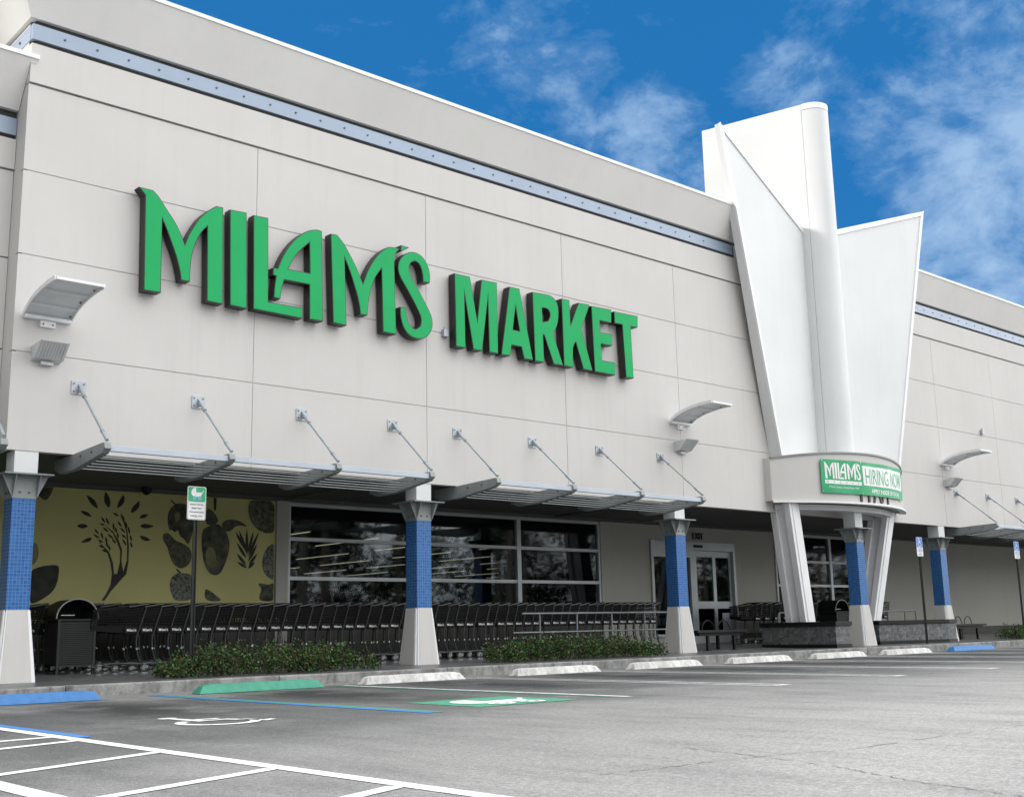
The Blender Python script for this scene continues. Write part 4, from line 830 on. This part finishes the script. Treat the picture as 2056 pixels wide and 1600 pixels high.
wheel_stop(17.98, 19.88, STOP_WHITE, 'white wheel stop in front of the third column and bench')
wheel_stop(20.70, 22.60, STOP_WHITE, 'white wheel stop in front of the left stone planter', rot=R(.8))
wheel_stop(23.35, 25.25, STOP_WHITE, 'farthest white wheel stop, in front of the right stone planter', rot=R(-.5))
wheel_stop(26.28, 28.3, BLUE_PAINT, 'farther blue wheel stop at the right, near the right bench')

# ------------------------------------------------------------------ parking signs
def park_sign(x, y, z0, z1, w, kind, label):
    t = thing('parking_sign', label, 'sign', (x, y, .12), 0, 'parking signs on dark posts')
    b = MB(); h = z1 - z0; zc = z0 - .12
    b.box(-.028, .028, -.012, .0, 0, zc + h - .03); b.box(-.034, -.022, -.034, -.012, 0, zc + .02); b.box(.022, .034, -.034, -.012, 0, zc + .02)
    b.build('post', DARKGREY, t)
    def rr(u0, u1, v0, v1, r, n=5):
        P = []
        for cx_, cy_, a0 in ((u1 - r, v1 - r, 0), (u0 + r, v1 - r, 90), (u0 + r, v0 + r, 180), (u1 - r, v0 + r, 270)):
            P += [(cx_ + r * math.cos(R(a0 + 90 * i / n)), cy_ + r * math.sin(R(a0 + 90 * i / n))) for i in range(n + 1)]
        return P
    b = MB(); f = lambda d: (lambda u, v, q: (u, -.036 - d + q, zc + v))
    b.poly([rr(-w / 2, w / 2, 0, h, .03)], .004, f(.004), 0)
    if kind == 'pram':
        b.poly([rr(-w / 2 + .008, w / 2 - .008, .006, h * .535, .022), rr(-w / 2 + .014, w / 2 - .014, .012, h * .53, .02)], 0, f(.0075), 2)
        b.poly([rr(-w / 2 + .010, w / 2 - .010, h * .545, h - .010, .022)], 0, f(.0075), 1)
        for L_ in PRAM: b.poly([[(p[0] * .235, p[1] * .255 + h * .785) for p in L_]], 0, f(.009), 0)
        for L_ in PRAM_W: b.poly([[(p[0] * .235, p[1] * .255 + h * .785) for p in L_]], 0, f(.0105), 3)
        for i, s_ in enumerate(('PARKING BY STROLLER', 'PERMIT ONLY', 'TOW-AWAY ZONE', 'CODE SEC. 30-447')):
            b.text(s_, .030 if i else .027, lambda u, v, q, i=i: f(.0085)(u, v + h * (.44 - i * .115), q), 0, 4, True, .82 if i in (0, 3) else .9, .0006)
    else:
        b.poly([rr(-w / 2 + .008, w / 2 - .008, h * .47, h - .008, .022)], 0, f(.0075), 1)
        s_ = .22; oy = h * .73
        for L_ in ([(-.10 + .085 * math.cos(a * .35), .55 + .085 * math.sin(a * .35)) for a in range(18)], ring(-.02, -.25, .27, .36, 120, 385), [(-.14, .43), (-.05, .43), (-.03, .20), (.2, .20), (.2, .12), (-.02, .12), (-.01, .03), (.22, .03), (.36, -.36), (.45, -.31), (.47, -.38), (.33, -.47), (.16, -.05), (-.10, -.05)]):
            b.poly([[(p[0] * s_, p[1] * s_ * .9 + oy) for p in L_]], 0, f(.009), 0)
        for i, q_ in enumerate(('PARKING BY', 'DISABLED PERMIT', 'ONLY', '$250 FINE')):
            b.text(q_, .036, lambda u, v, q, i=i: f(.0085)(u, v + h * (.37 - i * .1), q), 0, 4, True, .9, .001)
    b.build('sign_plate', [LETTER_WHITE, SIGN_GRN if kind == 'pram' else SIGN_BLUE, LETTER_GREY, plain('sign_wheel_blue', (.25, .5, .72), .5), LETTER_DARK if kind == 'pram' else SIGN_BLUE], t)
    b = MB()
    for v in (.05, h - .05): b.cyl((0, -.045, zc + v), (0, -.052, zc + v), .009, 8)
    b.build('bolts', CHROME, t)
park_sign(8.17, -.6, 2.45, 2.955, .305, 'pram', 'green and white stroller parking sign on a dark post in the hedge')
park_sign(28.15, -1.2, 2.36, 2.85, .30, 'chair', 'blue and white wheelchair parking sign just right of the tower legs')
park_sign(34.85, -.6, 2.49, 3.0, .33, 'chair', 'blue and white wheelchair parking sign at the right edge of the picture')

# ------------------------------------------------------------------ planters
def planter(poly, label):
    t = thing('stone_planter', label, 'planter', (poly[0][0], poly[0][1], .12)); ox, oy = poly[0]
    P = [(x - ox, y - oy) for x, y in poly]; cx_ = sum(p[0] for p in P) / len(P); cy_ = sum(p[1] for p in P) / len(P)
    def ex(k): 
        out = []
        for (x, y) in P:
            d = Vector((x - cx_, y - cy_)); out.append((x + (k if x > cx_ else -k), y + (k if y > cy_ else -k)))
        return out
    for nm, k, z0, z1, m in (('plinth', .015, 0, .11, BLACK), ('stone_body', 0, .111, .53, STONE), ('cap', .035, .531, .63, BLACK)):
        b = MB(); q_ = ex(k); b.loft([(p[0], p[1], z0) for p in q_], [(p[0], p[1], z1) for p in q_]); b.build(nm, m, t, bevel=.006)
planter([(23.95, -1.3), (24.56, -1.3), (24.56, .8), (23.95, .8)], 'long grey stone planter wall with a black cap under the left tower leg')
planter([(27.2, -.45), (29.85, -.9), (30.38, -.85), (30.2, -.2), (27.3, .25)], 'grey stone planter wall with a black cap under the right tower leg')

# ------------------------------------------------------------------ benches
def bench(x, y, z, L_, label, rot=0):
    t = thing('bench', label, 'bench', (x, y, z), rot, 'black metal benches on the walkway')
    b = MB(); D_ = .62
    for k in range(12): y0 = -.0 + k * D_ / 12; b.box(0, L_, y0, y0 + D_ / 12 - .014, .42, .445)
    b.box(0, L_, -.022, -.002, .40, .455); b.box(0, L_, D_, D_ + .02, .40, .455); b.box(-.02, 0, -.022, D_ + .02, .40, .455); b.box(L_, L_ + .02, -.022, D_ + .02, .40, .455)
    b.build('seat', BLACK, t, bevel=.003)
    for u in (.42, L_ - .42):
        for v in (.06, D_ - .08): b = MB(); b.box(u, u + .06, v, v + .06, 0, .40); b.box(u - .04, u + .1, v - .03, v + .09, 0, .012); b.build('leg', BLACK, t)
    b = MB(); b.box(.1, L_ - .1, .04, .09, .33, .40); b.box(.1, L_ - .1, D_ - .1, D_ - .05, .33, .40); b.build('under_frame', BLACK, t)
    for u in (L_ * .42, L_ * .74):
        b = MB(); b.tube([(u + .22 * math.cos(math.pi * k / 14), D_ * .5, .445 + .23 * math.sin(math.pi * k / 14)) for k in range(15)], .013, 8); b.build('hoop_arm', BLACK, t, smooth=50)
bench(20.85, .25, .16, 1.8, 'black slatted bench with two hoop arms before the sliding doors')
bench(32.4, .25, .15, 1.85, 'black slatted bench with two hoop arms right of the planters')

# ------------------------------------------------------------------ litter bins
def bin_(x, y, z, label, w=.60, d=.56):
    t = thing('litter_bin', label, 'bin', (x, y, z), 0, 'black domed litter bins')
    b = MB(); z0, z1 = .13, .82
    for k in range(22): zz = z0 + .03 + k * (z1 - z0 - .05) / 22; b.box(.035, w - .035, -.006, .004, zz, zz + .019); b.box(-.004, .006, .035, d - .035, zz, zz + .019)
    b.box(.03, w - .03, .012, d - .01, z0, z1, 1)
    b.build('slatted_body', [DARKGREY, BLACK_P], t)
    b = MB()
    for u in (0, w - .035):
        for v in (-.012, d - .035): b.box(u, u + .035, v, v + .035, 0, z1 + .02)
    b.box(.035, w - .035, -.012, .015, z1, z1 + .02); b.box(.035, w - .035, -.012, .015, z0 - .01, z0 + .015); b.box(-.006, .02, .023, d - .035, z1, z1 + .02); b.box(w * .42, w * .42 + .03, d * .4, d * .4 + .03, 0, z0)
    b.build('frame', DARKGREY, t)
    b = MB(); n = 20; zc = z1 + .03; r = w / 2 + .03
    A = [(w / 2 - r * math.cos(math.pi * k / n), zc + .3 * math.sin(math.pi * k / n)) for k in range(n + 1)]; Bk = [(w / 2 - (r - .015) * math.cos(math.pi * k / n), zc + .285 * math.sin(math.pi * k / n)) for k in range(n, -1, -1)]
    b.poly([A + Bk], d, lambda u, v, q_: (u, d / 2 + q_, v), 0)
    b.poly([[(w / 2 - (r - .02) * math.cos(math.pi * k / n), zc + .28 * math.sin(math.pi * k / n)) for k in range(n + 1)]], .01, lambda u, v, q_: (u, d - .05 + q_, v), 1)
    b.tube([(p[0], -.004, p[1]) for p in A], .011, 6, 2)
    b.build('dome_lid', [BLACK, BLACK_P, STEEL_D], t)
    b = MB(); b.box(.05, .26, .02, .05, zc + .045, zc + .058); b.build('ash_tray', CHROME, t)
bin_(6.94, 1.4, .19, 'black slatted litter bin with a domed top beside the leftmost column')
bin_(27.85, 1.2, .18, 'black domed litter bin half hidden behind the tower leg and left planter', .6, .56)

# ------------------------------------------------------------------ hand rails
def handrail(xs, y, zg, zt, x0, x1, label, mid=True, curl=False):
    t = thing('handrail', label, 'handrail', (x0, y, zg), 0, 'grey steel handrails on the walkway')
    b = MB(); h = zt - zg
    pts = ([(0, 0, h - .25), (0, 0, h - .08), (.03, 0, h - .02), (.09, 0, h)] if curl else [(0, 0, h)]) + [(x1 - x0, 0, h)]
    b.tube(pts, .021, 8); b.build('top_rail', HAND_RAIL, t, smooth=50)
    if mid: b = MB(); b.tube([(-.25, 0, h * .56), (x1 - x0, 0, h * .56)], .017, 8); b.build('middle_rail', HAND_RAIL, t, smooth=50)
    for x in xs: b = MB(); b.cyl((x - x0, 0, 0), (x - x0, 0, h), .02, 8); b.build('post', HAND_RAIL, t, smooth=50)
handrail((16.72, 17.80, 18.87, 19.93), 1.0, .175, 1.04, 16.23, 20.75, 'grey two-rail handrail behind the second hedge')
handrail((25.0,), 1.0, .175, 1.0, 24.95, 26.4, 'curled grey handrail end behind the left planter', False, True)
handrail((30.1, 31.0, 31.6), 1.0, .175, 1.01, 29.4, 31.62, 'short grey handrail behind the right planter', False)

# ------------------------------------------------------------------ shopping carts
def make_cart(label):
    """faces -X; the origin is on the floor under the handle; y runs from -.27 (near the car park) to .27"""
    t = thing('shopping_cart', label, 'shopping cart', (0, 0, 0), 0, 'nested row of black shopping carts')
    b = MB(); f = .2
    for s_ in (-1, 1):
        y = s_ * .25; yf = s_ * .19
        b.tube([(.0, y, 1.04), (-.05, y, .88), (-.10, y, .72), (-.13, y, .62), (-.155, y, .55), (-.16, y, .45), (-.15, y, .36), (-.125, y, .26), (-.09, y, .165), (-.04, y, .14), (.03, y, .14)], .0135, 6, 0)
        b.tube([(.03, y, .115), (-.35, y * .94, .13), (-.55, yf * 1.05, .135), (-.85, yf, .085)], .016, 6, 0)
        b.tube([(-.12, y * .97, .60), (-.065, y * .97, .14)], .006, 5, 0)
        b.box(-.165, -.135, y - .018, y + .018, .34, .375, 1)
    b.tube([(-.85, -.19, .085), (-.87, 0, .085), (-.85, .19, .085)], .014, 6, 0)
    for x, yy in ((-.3, .24), (-.6, .2)): b.tube([(x, -yy, .13), (x, yy, .13)], .008, 5, 0)
    b.build('frame', [CART_TUBE, CHROME], t, smooth=50)
    b = MB()
    def bp(s, v, side):                                               # s 0 rear .. 1 front, v 0 bottom .. 1 top
        x = -.13 + .13 * v - s * (.75 + .11 * v); z = (.60 + .07 * s) * (1 - v) + (1.05 - .09 * s) * v
        y = side * ((.23 - .06 * s) * (1 - v) + (.25 - .06 * s) * v); return (x, y, z)
    for side in (-1, 1):
        for k in range(10): v = k / 9; b.bar(bp(0, v, side), bp(1, v, side), .007, .012 if k not in (0, 9) else .03)
        for k in range(15): s = k / 14; b.bar(bp(s, 0, side), bp(s, 1, side), .006, .011)
        b.add([bp(0, 0, side), bp(1, 0, side), bp(1, .2, side), bp(0, .2, side)], [(0, 1, 2, 3)])
    for k in range(8): v = k / 7; b.bar(bp(1, v, -1), bp(1, v, 1), .007, .012); b.bar(bp(0, v, -1), bp(0, v, 1), .007, .012)
    for k in range(9):
        u = -1 + k * .25
        A, B_ = Vector(bp(1, 0, u)), Vector(bp(1, 1, u)); b.bar(A, B_, .006, .011); b.bar(bp(0, 0, u), bp(1, 0, u), .006, .011)
    for k in range(12): s = k / 11; b.bar(bp(s, 0, -1), bp(s, 0, 1), .006, .011)
    b.build('basket', BLACK_P, t)
    b = MB(); b.tube([(-.30, -.255, 1.015), (-.18, -.265, 1.03), (-.05, -.265, 1.055), (.02, -.26, 1.065), (.035, -.24, 1.07), (.035, .24, 1.07), (.02, .26, 1.065), (-.05, .265, 1.055), (-.18, .265, 1.03), (-.30, .255, 1.015)], .017, 6, 0)
    b.build('handle', plain('handle_plastic', (.022, .024, .024), .3), t, smooth=60)
    b = MB(); b.box(-.36, -.145, -.262, -.252, .60, .70, 0)
    b.text("Milam's", .056, lambda u, v, w: (-.25 + u, -.264, .635 + v), 0, 1, True, .95, .0006)
    b.build('name_plate', [BLACK_P, LETTER_WHITE], t)
    for x, y in ((-.02, -.24), (-.02, .24), (-.74, -.185), (-.74, .185)):
        b = MB(); b.cyl((x, y - .014, .06), (x, y + .014, .06), .058, 14, 0); b.cyl((x, y - .017, .06), (x, y + .017, .06), .03, 10, 1)
        b.box(x - .012, x + .05, y - .021, y - .017, .05, .135, 1); b.box(x - .012, x + .05, y + .017, y + .021, .05, .135, 1)
        b.build('wheel', [RUBBER, CHROME], t)
    return t
ORD = ['first', 'second', 'third', 'fourth', 'fifth', 'sixth', 'seventh', 'eighth', 'ninth', 'tenth', 'eleventh', 'twelfth', 'thirteenth', 'fourteenth', 'fifteenth', 'sixteenth', 'seventeenth', 'eighteenth', 'nineteenth', 'twentieth',
       'twenty-first', 'twenty-second', 'twenty-third', 'twenty-fourth', 'twenty-fifth', 'twenty-sixth', 'twenty-seventh', 'twenty-eighth', 'twenty-ninth', 'thirtieth']
cart = make_cart('black shopping cart leading the long nested row, its whole basket showing beside the litter bin')
random.seed(5)
FL = lambda y: .15 + .1 * max(0, y) / 3.6
cart.location = (8.33, 1.56, FL(1.56))
n1_ = 18
for i in range(1, 49):
    lab = ('black shopping cart in the front row, %s behind the leading cart at the left' % ORD[i - 1]) if i <= n1_ else ('black shopping cart in the front row, %s to the right of the second tiled column' % ORD[i - n1_ - 1])
    dup(cart, (8.33 + i * .2605 + random.uniform(-.018, .018), 1.56 + random.uniform(-.015, .015), FL(1.56)), random.uniform(-.018, .018), lab)
for i in range(12):
    dup(cart, (7.0 + i * .30, 2.35 + random.uniform(-.01, .01), FL(2.35)), random.uniform(-.01, .01), 'black shopping cart in the second row behind the domed litter bin, %s from the left' % ORD[i], 'second row of black shopping carts by the mural')
for i in range(16):
    lab = 'black shopping cart in the row right of the sliding doors, %s from the left' % ORD[i]
    dup(cart, (26.0 + i * .42, 2.5 + random.uniform(-.01, .01), FL(2.5)), math.pi * 0 + random.uniform(-.01, .01), lab, 'far row of black shopping carts right of the doors')

# ------------------------------------------------------------------ planting
def hedge(x0, x1, y0, y1, label, n, seed, hmax=.42):
    random.seed(seed);     ox, oy = (x0 + x1) / 2, (y0 + y1) / 2
    clumps = []
    k = int((x1 - x0) / .17)
    for i in range(k):
        for row in range(3):
            u = (i + random.uniform(-.3, 1.3)) / k; env = max(.05, min(1, 5.5 * u, 5.5 * (1 - u))) ** .6
            x = x0 + (x1 - x0) * u; y = y0 + (y1 - y0) * (row + random.uniform(.2, .8)) / 3
            clumps.append((x, y, .1 + hmax * env * random.uniform(.45, 1.0), random.uniform(.12, .2)))
    b = MB()
    for (x, y, h, r) in clumps:
        for q_ in range(4):
            a = random.uniform(0, 6.28); b.tube([(x - ox, y - oy, 0), (x - ox + .05 * math.cos(a), y - oy + .05 * math.sin(a), h * .6), (x - ox + .12 * math.cos(a), y - oy + .12 * math.sin(a), h)], [.006, .004, .002], 4, 1)
    for _ in range(n):
        x, y, h, r = random.choice(clumps)
        d = Vector((random.gauss(0, 1), random.gauss(0, 1), random.gauss(0, .85))).normalized() * r * random.random() ** .4
        p = Vector((x - ox, y - oy, h * random.uniform(.15, .95))) + d
        if p.z < .015: p.z = random.uniform(.02, .12)
        if random.random() < .06: p.z += random.uniform(.03, .12)
        a = Vector((random.gauss(0, 1), random.gauss(0, 1), random.gauss(.4, .7))).normalized(); s = a.cross(Vector((random.gauss(0, 1), random.gauss(0, 1), random.gauss(0, 1)))).normalized()
        L_ = random.uniform(.03, .058); w = L_ * .3
        b.add([p, p + a * L_ * .5 + s * w, p + a * L_, p + a * L_ * .5 - s * w], [(0, 1, 2, 3)])
    tag(b.build('hedge', [HEDGE, TWIG], loc=(ox, oy, .15)), label, 'hedge')
hedge(7.72, 11.1, -1.35, -.15, 'low green hedge around the stroller sign post, left of the second column', 11500, 21, .33)
hedge(14.0, 18.1, -1.25, -.1, 'low green hedge in front of the handrail, right of the second column', 12500, 22, .34)
hedge(33.7, 35.6, -1.1, -.3, 'small dark shrub at the right edge beside the wheelchair sign post', 3500, 23, .3)

# unseen trees added along the left of the car park to shade left faces
# tall trees across the car park, behind the camera: they are what the shop windows mirror
random.seed(40); b = MB(); crowns = []
for i in range(40):
    x = 8 + i * 3.0 + random.uniform(-1.2, 1.2); y = -46 + random.uniform(-6, 6); h = random.uniform(9, 15); r = random.uniform(.18, .34)
    b.tube([(x, y, 0), (x + random.uniform(-.2, .2), y, h * .5), (x + random.uniform(-.5, .5), y, h)], [r * 1.3, r, r * .75], 8, 0)
    if i % 4 != 2:
        for k in range(random.randint(4, 8)): crowns.append((x + random.uniform(-2, 2), y + random.uniform(-1.5, 1.5), h + random.uniform(-3.2, 1.2), random.uniform(1.0, 2.2)))
for i in range(420): crowns.append((random.uniform(-10, 140), random.uniform(-62, -50), random.uniform(.8, 9.5), random.uniform(1.7, 2.8)))
for i in range(150): crowns.append((random.uniform(-42, -34), random.uniform(-48, 2), random.uniform(.8, 15), random.uniform(2.2, 3.2)))
for (x, y, z, r) in crowns:
    for _ in range(210):
        d = Vector((random.gauss(0, 1), random.gauss(0, 1), random.gauss(0, .8))).normalized() * r * random.random() ** .45; p = Vector((x, y, z)) + d
        a = Vector((random.gauss(0, 1), random.gauss(0, 1), random.gauss(0, 1))).normalized(); s = a.cross(Vector((.3, .5, .8))).normalized(); q_ = random.uniform(.3, .65)
        b.add([p, p + a * q_ * .5 + s * q_ * .3, p + a * q_, p + a * q_ * .5 - s * q_ * .3], [(0, 1, 2, 3)], 1)
tag(b.build('tree_belt_and_light_blockers', [BARK, TREELEAF]), 'belt of tall trees across the car park mirrored in the shop windows, with unseen shade trees added at the left', 'trees', None, 'stuff')
